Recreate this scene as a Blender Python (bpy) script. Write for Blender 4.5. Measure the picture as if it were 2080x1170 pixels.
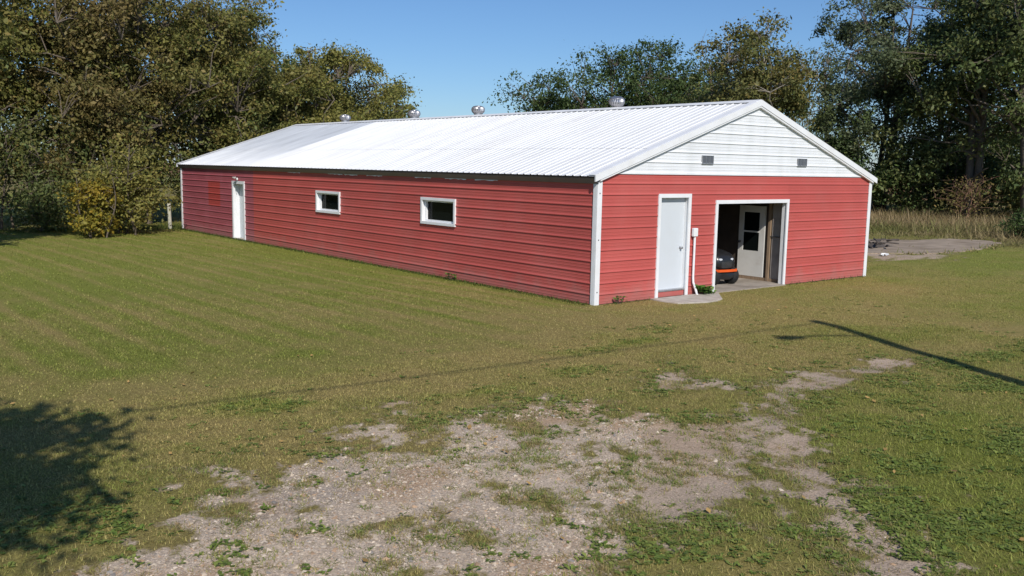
import bpy, bmesh, math, random
import numpy as np
from mathutils import Vector, Matrix

for o in list(bpy.data.objects):
    bpy.data.objects.remove(o, do_unlink=True)
scene = bpy.context.scene
col = scene.collection
R = math.radians

# ------------------------------------------------------------------ camera
CAM = np.array([-13.0352, -13.5461, 2.8089])
YAW, PITCH, ROLL, FPX = 0.6756, -0.1316, 0.0189, 1866.64
def cam_axes():
    f = np.array([math.sin(YAW)*math.cos(PITCH), math.cos(YAW)*math.cos(PITCH), math.sin(PITCH)])
    r = np.array([math.cos(YAW), -math.sin(YAW), 0.0]); u = np.cross(r, f)
    c, s = math.cos(ROLL), math.sin(ROLL)
    return c*r+s*u, -s*r+c*u, f
cr, cu, cf = cam_axes()
cd = bpy.data.cameras.new('camera')
cd.sensor_width = 36.0
cd.lens = 36.0*FPX/2080.0
cd.clip_end = 3000
cam = bpy.data.objects.new('camera', cd)
M4 = Matrix.Identity(4)
for i in range(3):
    M4[i][0], M4[i][1], M4[i][2], M4[i][3] = cr[i], cu[i], -cf[i], CAM[i]
cam.matrix_world = M4
col.objects.link(cam)
scene.camera = cam

# ------------------------------------------------------------------ sky + sun
SUN_EL = R(37.0)
TRAVEL = np.array([0.42, 0.907]); TRAVEL /= np.linalg.norm(TRAVEL)
to_sun = np.array([-TRAVEL[0]*math.cos(SUN_EL), -TRAVEL[1]*math.cos(SUN_EL), math.sin(SUN_EL)])
world = bpy.data.worlds.new('World'); scene.world = world
world.use_nodes = True
wn = world.node_tree.nodes; wl = world.node_tree.links
wn.clear()
wo = wn.new('ShaderNodeOutputWorld'); bg = wn.new('ShaderNodeBackground')
sky = wn.new('ShaderNodeTexSky'); sky.sky_type = 'NISHITA'; sky.sun_disc = False
sky.sun_elevation = SUN_EL
sky.sun_rotation = math.atan2(to_sun[0], to_sun[1])
sky.altitude = 300; sky.air_density = 1.0; sky.dust_density = 0.4; sky.ozone_density = 9.0
bg.inputs['Strength'].default_value = 0.10
wl.new(sky.outputs[0], bg.inputs['Color']); wl.new(bg.outputs[0], wo.inputs[0])
sd = bpy.data.lights.new('sun', 'SUN'); sd.energy = 4.2; sd.angle = R(0.53); sd.color = (1.0, 0.95, 0.87)
sun = bpy.data.objects.new('sun', sd); col.objects.link(sun)
sun.rotation_euler = Vector(tuple(to_sun)).to_track_quat('Z', 'Y').to_euler()
sun.location = (-20, -30, 40)
vs = scene.view_settings
vs.view_transform = 'Standard'; vs.look = 'None'; vs.exposure = 0.0; vs.gamma = 1.0; vs.use_curve_mapping = False
scene.cycles.max_bounces = 6
scene.cycles.transparent_max_bounces = 4

# ------------------------------------------------------------------ helpers
def tag(o, label=None, cat=None, group=None, kind=None):
    if label: o['label'] = label
    if cat: o['category'] = cat
    if group: o['group'] = group
    if kind: o['kind'] = kind
    return o
def empty(name, loc=(0, 0, 0), rz=0.0, parent=None):
    o = bpy.data.objects.new(name, None); col.objects.link(o)
    o.location = loc; o.rotation_euler = (0, 0, rz); o.empty_display_size = 0.2
    o.parent = parent
    return o
def link(name, me, parent=None):
    o = bpy.data.objects.new(name, me); col.objects.link(o); o.parent = parent
    return o

class MB:
    """collects polygons for one mesh"""
    def __init__(s): s.v = []; s.f = []
    def add(s, vs_, fs):
        b = len(s.v); s.v += [tuple(map(float, q)) for q in vs_]; s.f += [tuple(b+i for i in f) for f in fs]
    def box(s, x0, x1, y0, y1, z0, z1):
        s.add([(x0,y0,z0),(x1,y0,z0),(x1,y1,z0),(x0,y1,z0),(x0,y0,z1),(x1,y0,z1),(x1,y1,z1),(x0,y1,z1)],
              [(0,3,2,1),(4,5,6,7),(0,1,5,4),(1,2,6,5),(2,3,7,6),(3,0,4,7)])
    def hexa(s, pts):
        s.add(pts, [(0,3,2,1),(4,5,6,7),(0,1,5,4),(1,2,6,5),(2,3,7,6),(3,0,4,7)])
    def lathe(s, prof, n=16, c=(0,0,0), cap=True, axis='z'):
        vs_ = []
        for r, h in prof:
            for k in range(n):
                a = 2*math.pi*k/n
                q = (r*math.cos(a), r*math.sin(a), h)
                if axis == 'x': q = (h, q[0], q[1])
                if axis == 'y': q = (q[0], h, q[1])
                vs_.append((q[0]+c[0], q[1]+c[1], q[2]+c[2]))
        fs = [(i*n+k, i*n+(k+1) % n, (i+1)*n+(k+1) % n, (i+1)*n+k) for i in range(len(prof)-1) for k in range(n)]
        if cap:
            fs.append(tuple(reversed(range(n)))); m = (len(prof)-1)*n; fs.append(tuple(range(m, m+n)))
        s.add(vs_, fs)
    def tube(s, pts, rad, n=8, cap=True):
        P = [Vector(q) for q in pts]; vs_ = []
        for i, q in enumerate(P):
            t = (P[min(i+1, len(P)-1)]-P[max(i-1, 0)]).normalized()
            a = t.orthogonal().normalized() if abs(t.z) > .95 else t.cross(Vector((0,0,1))).normalized()
            b = t.cross(a); r = rad[i] if hasattr(rad, '__len__') else rad
            for k in range(n):
                an = 2*math.pi*k/n; vs_.append(q+a*(r*math.cos(an))+b*(r*math.sin(an)))
        fs = [(i*n+k, i*n+(k+1) % n, (i+1)*n+(k+1) % n, (i+1)*n+k) for i in range(len(P)-1) for k in range(n)]
        if cap:
            fs.append(tuple(reversed(range(n)))); m = (len(P)-1)*n; fs.append(tuple(range(m, m+n)))
        s.add(vs_, fs)
    def mesh(s, name, mat, smooth=False, bevel=0.0, seg=2):
        me = bpy.data.meshes.new(name); me.from_pydata(s.v, [], s.f); me.update()
        bm = bmesh.new(); bm.from_mesh(me)
        bmesh.ops.recalc_face_normals(bm, faces=bm.faces)
        if bevel > 0:
            bmesh.ops.bevel(bm, geom=[e for e in bm.edges if e.is_manifold and e.calc_face_angle(0) > .5],
                            offset=bevel, segments=seg, profile=.6, affect='EDGES')
        bm.to_mesh(me); bm.free()
        if mat: me.materials.append(mat)
        if smooth:
            me.shade_smooth()
            try: me.set_sharp_from_angle(angle=R(40))
            except Exception: pass
        return me
    def build(s, name, mat, parent=None, **k):
        return link(name, s.mesh(name, mat, **k), parent)

def np_mesh(name, V, F, mat, fcol=None, attr='lc'):
    """fast mesh: V (n,3), F (m,k)"""
    me = bpy.data.meshes.new(name)
    m, k = F.shape
    me.vertices.add(len(V)); me.vertices.foreach_set('co', np.ascontiguousarray(V, dtype=np.float32).ravel())
    me.loops.add(m*k); me.loops.foreach_set('vertex_index', np.ascontiguousarray(F, dtype=np.int32).ravel())
    me.polygons.add(m)
    me.polygons.foreach_set('loop_start', np.arange(0, m*k, k, dtype=np.int32))
    me.update(calc_edges=True)
    if fcol is not None:
        a = me.attributes.new(attr, 'FLOAT_COLOR', 'FACE')
        c4 = np.ones((m, 4), dtype=np.float32); c4[:, :3] = fcol
        a.data.foreach_set('color', c4.ravel())
    me.materials.append(mat)
    return me

# noise
def _hash(ix, iy, seed):
    h = (ix.astype(np.int64)*374761393 + iy.astype(np.int64)*668265263 + seed*1442695041) & 0x7fffffff
    h = ((h ^ (h >> 13))*1274126177) & 0x7fffffff
    return ((h ^ (h >> 16)) & 0xffff)/65535.0
def vnoise(x, y, seed=0):
    x = np.asarray(x, float); y = np.asarray(y, float)
    ix = np.floor(x); iy = np.floor(y); fx = x-ix; fy = y-iy
    fx = fx*fx*(3-2*fx); fy = fy*fy*(3-2*fy)
    a = _hash(ix, iy, seed); b = _hash(ix+1, iy, seed); c = _hash(ix, iy+1, seed); d = _hash(ix+1, iy+1, seed)
    return (a*(1-fx)+b*fx)*(1-fy)+(c*(1-fx)+d*fx)*fy
def fbm(x, y, sc, seed=0, oct=4):
    t = 0; am = 0.5; n = 0
    for i in range(oct):
        t = t+am*vnoise(np.asarray(x)*sc*2**i+i*17.3, np.asarray(y)*sc*2**i-i*9.1, seed+i*7); n += am; am *= .5
    return t/n

# ------------------------------------------------------------------ materials
def newmat(name):
    m = bpy.data.materials.new(name); m.use_nodes = True
    return m, m.node_tree.nodes, m.node_tree.links, m.node_tree.nodes['Principled BSDF']
def mat(name, c, rough=.6, metal=0.0, var=.12, scale=6.0, bump=0.0, bscale=40.0, spec=.4, stretch=(1,1,1), dirt=None, dirt_amt=.0, dscale=2.0):
    m, n, l, p = newmat(name)
    p.inputs['Roughness'].default_value = rough; p.inputs['Metallic'].default_value = metal
    p.inputs['Specular IOR Level'].default_value = spec
    tc = n.new('ShaderNodeTexCoord'); mp = n.new('ShaderNodeMapping'); mp.inputs['Scale'].default_value = stretch
    geo = n.new('ShaderNodeNewGeometry')
    l.new(geo.outputs['Position'], mp.inputs['Vector'])
    nz = n.new('ShaderNodeTexNoise'); nz.inputs['Scale'].default_value = scale; nz.inputs['Detail'].default_value = 5
    l.new(mp.outputs[0], nz.inputs['Vector'])
    mr = n.new('ShaderNodeMapRange'); mr.inputs[1].default_value = .3; mr.inputs[2].default_value = .7
    mr.inputs[3].default_value = 1-var; mr.inputs[4].default_value = 1+var
    l.new(nz.outputs['Fac'], mr.inputs[0])
    mul = n.new('ShaderNodeVectorMath'); mul.operation = 'SCALE'; mul.inputs[0].default_value = c
    l.new(mr.outputs[0], mul.inputs['Scale'])
    outc = mul.outputs[0]
    if dirt:
        n2 = n.new('ShaderNodeTexNoise'); n2.inputs['Scale'].default_value = dscale; n2.inputs['Detail'].default_value = 6
        l.new(mp.outputs[0], n2.inputs['Vector'])
        r2 = n.new('ShaderNodeMapRange'); r2.inputs[1].default_value = .48; r2.inputs[2].default_value = .72
        r2.inputs[3].default_value = 0; r2.inputs[4].default_value = dirt_amt
        l.new(n2.outputs['Fac'], r2.inputs[0])
        mx = n.new('ShaderNodeMix'); mx.data_type = 'RGBA'; mx.inputs[7].default_value = (*dirt, 1)
        l.new(r2.outputs[0], mx.inputs[0]); l.new(outc, mx.inputs[6]); outc = mx.outputs[2]
    l.new(outc, p.inputs['Base Color'])
    if bump > 0:
        nb = n.new('ShaderNodeTexNoise'); nb.inputs['Scale'].default_value = bscale; nb.inputs['Detail'].default_value = 4
        l.new(geo.outputs['Position'], nb.inputs['Vector'])
        bp = n.new('ShaderNodeBump'); bp.inputs['Strength'].default_value = bump; bp.inputs['Distance'].default_value = .01
        l.new(nb.outputs['Fac'], bp.inputs['Height']); l.new(bp.outputs[0], p.inputs['Normal'])
    return m

M = {}
M['red'] = mat('red_steel', (.48, .096, .084), .52, 0, .06, .8, stretch=(1, 1, 1.2), dirt=(.49, .15, .135), dirt_amt=.32, dscale=.9, bump=.25, bscale=1.6, spec=.35)
M['white_steel'] = mat('white_steel', (.77, .79, .82), .45, 0, .04, 2.0, stretch=(3, 3, .5), dirt=(.55, .57, .58), dirt_amt=.45, dscale=1.0)
M['roof_white'] = mat('white_roof_paint', (.78, .785, .79), .45, 0, .07, 1.2, stretch=(.25, 3.5, 1), dirt=(.56, .53, .50), dirt_amt=.40, dscale=1.1)
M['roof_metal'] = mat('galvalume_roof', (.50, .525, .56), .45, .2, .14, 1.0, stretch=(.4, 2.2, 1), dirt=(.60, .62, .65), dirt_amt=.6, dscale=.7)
def glare_worn_roof(m):  # metal glare and weathering put into base colour, whiter towards the eave
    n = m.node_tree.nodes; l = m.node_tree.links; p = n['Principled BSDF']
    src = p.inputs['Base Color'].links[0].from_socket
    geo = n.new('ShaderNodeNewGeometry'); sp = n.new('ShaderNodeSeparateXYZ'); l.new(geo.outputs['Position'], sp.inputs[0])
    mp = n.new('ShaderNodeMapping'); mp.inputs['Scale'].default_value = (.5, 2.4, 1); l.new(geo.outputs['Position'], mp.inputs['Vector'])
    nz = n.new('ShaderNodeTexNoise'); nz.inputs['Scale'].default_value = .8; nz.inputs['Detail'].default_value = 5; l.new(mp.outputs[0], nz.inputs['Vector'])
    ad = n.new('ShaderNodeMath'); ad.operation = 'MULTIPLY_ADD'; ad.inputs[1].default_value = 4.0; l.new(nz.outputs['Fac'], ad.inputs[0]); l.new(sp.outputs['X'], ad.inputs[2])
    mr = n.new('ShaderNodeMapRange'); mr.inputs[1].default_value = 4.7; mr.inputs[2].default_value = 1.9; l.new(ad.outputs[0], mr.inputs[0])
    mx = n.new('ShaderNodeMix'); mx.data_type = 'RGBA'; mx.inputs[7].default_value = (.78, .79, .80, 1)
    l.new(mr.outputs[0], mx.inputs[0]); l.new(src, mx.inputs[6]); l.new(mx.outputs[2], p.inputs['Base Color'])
glare_worn_roof(M['roof_metal'])
M['white_trim'] = mat('white_trim', (.78, .79, .81), .45, 0, .03, 4, dirt=(.6, .58, .54), dirt_amt=.25, dscale=3)
M['fascia'] = mat('grey_fascia', (.15, .165, .19), .5, 0, .08, 3)
M['door_paint'] = mat('pale_grey_door', (.60, .64, .68), .5, 0, .03, 2, dirt=(.5, .52, .53), dirt_amt=.3, dscale=2)
M['inner_door'] = mat('inner_door_paint', (.66, .65, .62), .5, 0, .05, 3, dirt=(.45, .40, .33), dirt_amt=.35, dscale=4)
M['metal'] = mat('aluminium', (.50, .49, .50), .38, .85, .12, 8)
M['steel_dark'] = mat('dark_metal', (.12, .12, .125), .45, .6, .1, 8)
M['wood'] = mat('bare_wood', (.27, .19, .125), .8, 0, .22, 6, stretch=(6, 6, .6))
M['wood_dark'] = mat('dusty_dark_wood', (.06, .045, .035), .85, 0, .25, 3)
M['grey_board'] = mat('grey_board', (.34, .31, .29), .8, 0, .15, 5)
M['post_wood'] = mat('weathered_post', (.48, .46, .38), .85, 0, .15, 10, stretch=(5, 5, .6), dirt=(.35, .40, .24), dirt_amt=.5, dscale=3)
M['pole_wood'] = mat('creosote_pole', (.14, .10, .07), .85, 0, .2, 6)
M['concrete'] = mat('concrete', (.44, .40, .35), .85, 0, .14, 5, bump=.4, bscale=60, dirt=(.30, .25, .19), dirt_amt=.6, dscale=2.2)
M['pad'] = mat('old_concrete_pad', (.33, .26, .195), .9, 0, .22, 1.5, bump=.3, bscale=20, dirt=(.20, .15, .10), dirt_amt=.8, dscale=.7)
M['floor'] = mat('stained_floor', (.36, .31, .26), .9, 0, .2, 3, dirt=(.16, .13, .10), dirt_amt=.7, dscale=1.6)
M['black_plastic'] = mat('black_hood', (.018, .018, .02), .28, 0, .15, 8, spec=.5)
M['tyre'] = mat('tyre_rubber', (.016, .016, .017), .8, 0, .2, 15)
M['orange'] = mat('orange_paint', (.75, .11, .02), .35, 0, .05, 5)
M['lens'] = mat('lamp_lens', (.55, .57, .6), .15, 0, .1, 20)
M['cardboard'] = mat('cardboard', (.38, .26, .16), .85, 0, .15, 5)
M['litter'] = mat('white_litter', (.78, .78, .76), .6, 0, .05, 8)
M['scrap'] = mat('dark_scrap', (.09, .075, .065), .9, 0, .3, 6)
M['bark'] = mat('bark', (.13, .105, .08), .9, 0, .3, 5, stretch=(4, 4, 1))
M['bark_pale'] = mat('pale_bark', (.26, .23, .19), .9, 0, .25, 5, stretch=(4, 4, 1))
M['bark_red'] = mat('reddish_twigs', (.20, .115, .075), .9, 0, .25, 5)
M['cable'] = mat('cable', (.02, .02, .02), .6)

def glass_mat():
    m, n, l, p = newmat('dark_window_glass')
    p.inputs['Base Color'].default_value = (.006, .008, .008, 1); p.inputs['Roughness'].default_value = .06
    p.inputs['Specular IOR Level'].default_value = .08
    return m
M['glass'] = glass_mat()

def faded_mat():
    """pinkish faded paint of the newer end bay with an unfaded rectangle where a sign hung"""
    m = mat('faded_red_steel', (.35, .088, .108), .5, 0, .05, 1.2, stretch=(1, 1, 1.6), dirt=(.42, .145, .175), dirt_amt=.4, dscale=.9, spec=.35)
    n = m.node_tree.nodes; l = m.node_tree.links; p = n['Principled BSDF']
    src = p.inputs['Base Color'].links[0].from_socket
    geo = n.new('ShaderNodeNewGeometry'); sp = n.new('ShaderNodeSeparateXYZ'); l.new(geo.outputs['Position'], sp.inputs[0])
    nz = n.new('ShaderNodeTexNoise'); nz.inputs['Scale'].default_value = 7; l.new(geo.outputs['Position'], nz.inputs['Vector'])
    def band(sock, c, h):
        a = n.new('ShaderNodeMath'); a.operation = 'SUBTRACT'; a.inputs[1].default_value = c; l.new(sock, a.inputs[0])
        b = n.new('ShaderNodeMath'); b.operation = 'ABSOLUTE'; l.new(a.outputs[0], b.inputs[0])
        d = n.new('ShaderNodeMath'); d.operation = 'MULTIPLY_ADD'; d.inputs[1].default_value = .12; l.new(nz.outputs['Fac'], d.inputs[0]); l.new(b.outputs[0], d.inputs[2])
        e = n.new('ShaderNodeMapRange'); e.inputs[1].default_value = h+.08; e.inputs[2].default_value = h+.03; e.inputs[3].default_value = 0; e.inputs[4].default_value = 1
        l.new(d.outputs[0], e.inputs[0]); return e.outputs[0]
    mm = n.new('ShaderNodeMath'); mm.operation = 'MULTIPLY'
    l.new(band(sp.outputs['Y'], 20.9, .60), mm.inputs[0]); l.new(band(sp.outputs['Z'], 1.58, .47), mm.inputs[1])
    mx = n.new('ShaderNodeMix'); mx.data_type = 'RGBA'; mx.inputs[7].default_value = (.40, .064, .058, 1)
    l.new(mm.outputs[0], mx.inputs[0]); l.new(src, mx.inputs[6]); l.new(mx.outputs[2], p.inputs['Base Color'])
    return m
M['faded'] = faded_mat()
def panel_tint(m, amt):
    n = m.node_tree.nodes; l = m.node_tree.links; p = n['Principled BSDF']
    src = p.inputs['Base Color'].links[0].from_socket
    oi = n.new('ShaderNodeObjectInfo'); mr = n.new('ShaderNodeMapRange'); mr.inputs[3].default_value = 1-amt; mr.inputs[4].default_value = 1+amt
    l.new(oi.outputs['Random'], mr.inputs[0])
    sc_ = n.new('ShaderNodeVectorMath'); sc_.operation = 'SCALE'; l.new(src, sc_.inputs[0]); l.new(mr.outputs[0], sc_.inputs['Scale'])
    l.new(sc_.outputs[0], p.inputs['Base Color'])
for k_, a_ in (('red', .05), ('faded', .04), ('roof_white', .025), ('roof_metal', .05), ('white_steel', .02)): panel_tint(M[k_], a_)
def mud_splash(m, c):
    n = m.node_tree.nodes; l = m.node_tree.links; p = n['Principled BSDF']
    src = p.inputs['Base Color'].links[0].from_socket
    geo = n.new('ShaderNodeNewGeometry'); sp = n.new('ShaderNodeSeparateXYZ'); l.new(geo.outputs['Position'], sp.inputs[0])
    nz = n.new('ShaderNodeTexNoise'); nz.inputs['Scale'].default_value = 2.6; nz.inputs['Detail'].default_value = 7; l.new(geo.outputs['Position'], nz.inputs['Vector'])
    ad = n.new('ShaderNodeMath'); ad.operation = 'MULTIPLY_ADD'; ad.inputs[1].default_value = -.9; l.new(nz.outputs['Fac'], ad.inputs[0]); l.new(sp.outputs['Z'], ad.inputs[2])
    mr = n.new('ShaderNodeMapRange'); mr.inputs[1].default_value = -.05; mr.inputs[2].default_value = -.45; mr.inputs[4].default_value = .55; l.new(ad.outputs[0], mr.inputs[0])
    mx = n.new('ShaderNodeMix'); mx.data_type = 'RGBA'; mx.inputs[7].default_value = (*c, 1)
    l.new(mr.outputs[0], mx.inputs[0]); l.new(src, mx.inputs[6]); l.new(mx.outputs[2], p.inputs['Base Color'])
mud_splash(M['red'], (.38, .17, .15)); mud_splash(M['faded'], (.34, .18, .17))

def leaf_mat(name, trans=.28, rough=.55, attr='lc', spec=.25):
    m, n, l, p = newmat(name)
    a = n.new('ShaderNodeAttribute'); a.attribute_name = attr
    p.inputs['Roughness'].default_value = rough; p.inputs['Specular IOR Level'].default_value = spec
    l.new(a.outputs['Color'], p.inputs['Base Color'])
    t = n.new('ShaderNodeBsdfTranslucent'); g = n.new('ShaderNodeGamma'); g.inputs[1].default_value = .85
    l.new(a.outputs['Color'], g.inputs[0]); l.new(g.outputs[0], t.inputs['Color'])
    mx = n.new('ShaderNodeMixShader'); mx.inputs[0].default_value = trans
    l.new(p.outputs[0], mx.inputs[1]); l.new(t.outputs[0], mx.inputs[2])
    l.new(mx.outputs[0], n['Material Output'].inputs[0])
    return m
M['leaf'] = leaf_mat('leaf')
M['blade'] = leaf_mat('grass_blade', .3, .6)
M['pebble'] = leaf_mat('pebble', 0.0, .8)

# ------------------------------------------------------------------ ground fields
POLY_GRAVEL = [(-12.61,-7.2),(-11.86,-6.88),(-11.25,-6.77),(-10.57,-6.49),(-10.14,-6.25),(-10.14,-5.8),(-9.56,-5.53),(-8.98,-5.17),(-8.49,-5.3),(-7.75,-5.07),(-7.58,-5.6),(-6.97,-5.3),(-6.3,-5.37),(-5.67,-5.89),(-5.98,-6.49),(-5.53,-6.55),(-5.79,-7.08),(-6.87,-7.88),(-7.63,-8.55),(-7.91,-8.97),(-8.59,-9.32),(-9.27,-9.9),(-12.28,-8.31)]
POLY_DIRT = [(-5.83,-6.83),(-5.07,-7.17),(-4.58,-7.46),(-3.85,-7.06),(-3.76,-7.21),(-4.77,-7.79),(-5.39,-8.0),(-6.11,-8.42),(-6.71,-8.78),(-7.14,-8.76),(-7.72,-8.74),(-6.94,-7.83)]
POLY_TRACK = [(-4.99,-7.86),(-4.71,-8.06),(-5.17,-8.55),(-5.64,-9.01),(-6.08,-9.53),(-6.44,-10.04),(-6.96,-10.52),(-7.18,-10.46),(-6.8,-10.01),(-6.45,-9.53),(-5.92,-8.89)]
POLY_E = [(-2.82,-6.55),(-1.95,-6.34),(-0.97,-6.35),(0.36,-6.53),(0.0,-6.8),(-1.36,-6.74),(-2.61,-6.85),(-3.44,-6.76)]
POLY_F = [(-3.98,-5.43),(-3.24,-5.22),(-3.56,-5.54),(-4.24,-5.75)]
POLY_PADDIRT = [(18.63,5.3),(18.4,3.0),(19.9,2.3),(17.3,1.7),(14.6,2.6)]
def sdf(x, y, poly):
    """signed distance, positive inside"""
    P = np.array(poly); d2 = np.full(x.shape, 1e9); ins = np.zeros(x.shape, bool)
    for i in range(len(P)):
        a = P[i]; b = P[(i+1) % len(P)]; e = b-a
        t = np.clip(((x-a[0])*e[0]+(y-a[1])*e[1])/(e@e), 0, 1)
        d2 = np.minimum(d2, (x-a[0]-t*e[0])**2+(y-a[1]-t*e[1])**2)
        c = ((a[1] <= y) != (b[1] <= y))
        with np.errstate(divide='ignore', invalid='ignore'):
            xi = a[0]+(y-a[1])*e[0]/(e[1] if abs(e[1]) > 1e-9 else 1e-9)
        ins ^= c & (x < xi)
    d = np.sqrt(d2); return np.where(ins, d, -d)
def sstep(a, b, x):
    t = np.clip((x-a)/(b-a), 0, 1); return t*t*(3-2*t)
GREEN_PATCHES = [(-9.0, -3.5, .45, .15), (-8.6, -3.85, .5, .16), (-3.37, -3.35, .6, .22), (-2.2, -3.3, .45, .2), (-3.35, 0, .16, 1.1),
                 (-.9, 12.5, .14, 3.2), (-6.3, -4.5, .8, .2), (-1.0, -2.6, .5, .3), (-7.2, -1.2, .6, .3), (-9.6, -1.0, .5, .3), (-4.4, -4.3, .6, .25)]
def corner_mask(x, y, n):
    sd_ = .735*(x+4.7)-.677*(y+8.0)
    return sstep(-.15, .55, sd_+(n-.5)*.9)*sstep(-6.6, -7.4, y+(n-.5)*.8)
def fields(x, y):
    x = np.asarray(x, float); y = np.asarray(y, float)
    n1 = fbm(x, y, .9, 3); n2 = fbm(x, y, 3.2, 11); n3 = fbm(x, y, .22, 23); n4 = fbm(x, y, 8.0, 31, 3)
    near = (x > -18) & (x < 6) & (y > -16) & (y < 0)
    g = np.full(x.shape, -9.0); d = g.copy()
    if near.any():
        xn, yn = x[near], y[near]
        g[near] = sdf(xn, yn, POLY_GRAVEL)
        dd = np.maximum(sdf(xn, yn, POLY_DIRT), sdf(xn, yn, POLY_TRACK))
        dd = np.maximum(dd, sdf(xn, yn, POLY_E)); dd = np.maximum(dd, sdf(xn, yn, POLY_F))
        dd = np.where(dd > -.08, dd*2.2+.26, dd)
        d[near] = dd
    far = (x > 12) & (x < 24) & (y > -1) & (y < 9)
    if far.any():
        d[far] = sdf(x[far], y[far], POLY_PADDIRT)
    m = np.maximum(g, d)
    bare = np.clip(.46+(np.clip(m, -1, .55)*.85+(n2-.5)*1.7+(n1-.5)*1.5+(n4-.5)*1.3)*.95, 0, 1)
    bare = np.where(m < -1.2, 0, bare)
    gravel = sstep(-.25, .25, g-np.maximum(d, -.4)+(n1-.5)*.8)
    # how green the lawn is: lush to the left and far right, tan in front of the gable
    tan_ = np.exp(-(((x-2.5)/6.5)**2+((y+1.6)/2.6)**2))*1.0
    tan_ = tan_+.55*np.exp(-(((x+6)/6)**2+((y+3.6)/2.2)**2))
    lush = .56-.46*tan_+(n1-.5)*.8+(n3-.5)*.7+(n2-.5)*.7
    lush = lush+.24*corner_mask(x, y, n1)     # weedy right hand corner
    for px_, py_, sx_, sy_ in GREEN_PATCHES:
        lush = lush+.55*np.exp(-(((x-px_)/sx_)**2+((y-py_)/sy_)**2))
    lush = lush+.26*sstep(-1, 9, y)*sstep(2, -1, x)+.25*sstep(10, 20, x)
    stripe = .55*np.sin((x+.06*y+.2*np.sin(y*.3))*2*math.pi/.92+(n3-.5)*3)+.55*np.sin((x+.05*y)*2*math.pi/.43+(n1-.5)*2)
    lush = lush+.42*stripe*sstep(-3.5, 2, y)*sstep(0.0, -.4, x)*(.35+1.1*n1)
    lush = lush+.45*np.exp(-((x+.22)/.25)**2)*(y > 0)*(y < 25)
    lush = np.clip(lush, 0, 1)
    return bare, gravel, lush, m, n1, n2, n3, n4
def mix(a, b, t):
    return np.asarray(a)[None, :]*(1-t[:, None])+np.asarray(b)[None, :]*t[:, None]
C_TAN = (.335, .262, .100); C_GREEN = (.210, .232, .046)

# ------------------------------------------------------------------ ground sheet
def axis_coords(segs):
    out = [segs[0][0]]
    for a, b, st in segs:
        n = max(1, int(round((b-a)/st))); out += list(np.linspace(a, b, n+1)[1:])
    return np.array(out)
gx = axis_coords([(-900,-100,200),(-100,-30,14),(-30,-14,1.6),(-14,2,.075),(2,8,.25),(8,30,.6),(30,120,6),(120,900,130)])
gy = axis_coords([(-900,-100,200),(-100,-30,14),(-30,-12,1.5),(-12,-1,.075),(-1,6,.25),(6,30,.6),(30,120,6),(120,900,130)])
GX, GY = np.meshgrid(gx, gy); X = GX.ravel(); Y = GY.ravel()
bare, gravel, lush, m_, n1, n2, n3, n4 = fields(X, Y)
Z = (n1-.5)*.05*np.clip((-Y-1.2)/1.5, 0, 1)*(np.abs(X) < 30) - .02*sstep(-.2, .6, m_)
Z = np.where((Y > -1.3) | (X > 8), 0, Z) - .0
nx, ny = len(gx), len(gy)
idx = np.arange(nx*ny).reshape(ny, nx)
F = np.stack([idx[:-1, :-1], idx[:-1, 1:], idx[1:, 1:], idx[1:, :-1]], -1).reshape(-1, 4)
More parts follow.
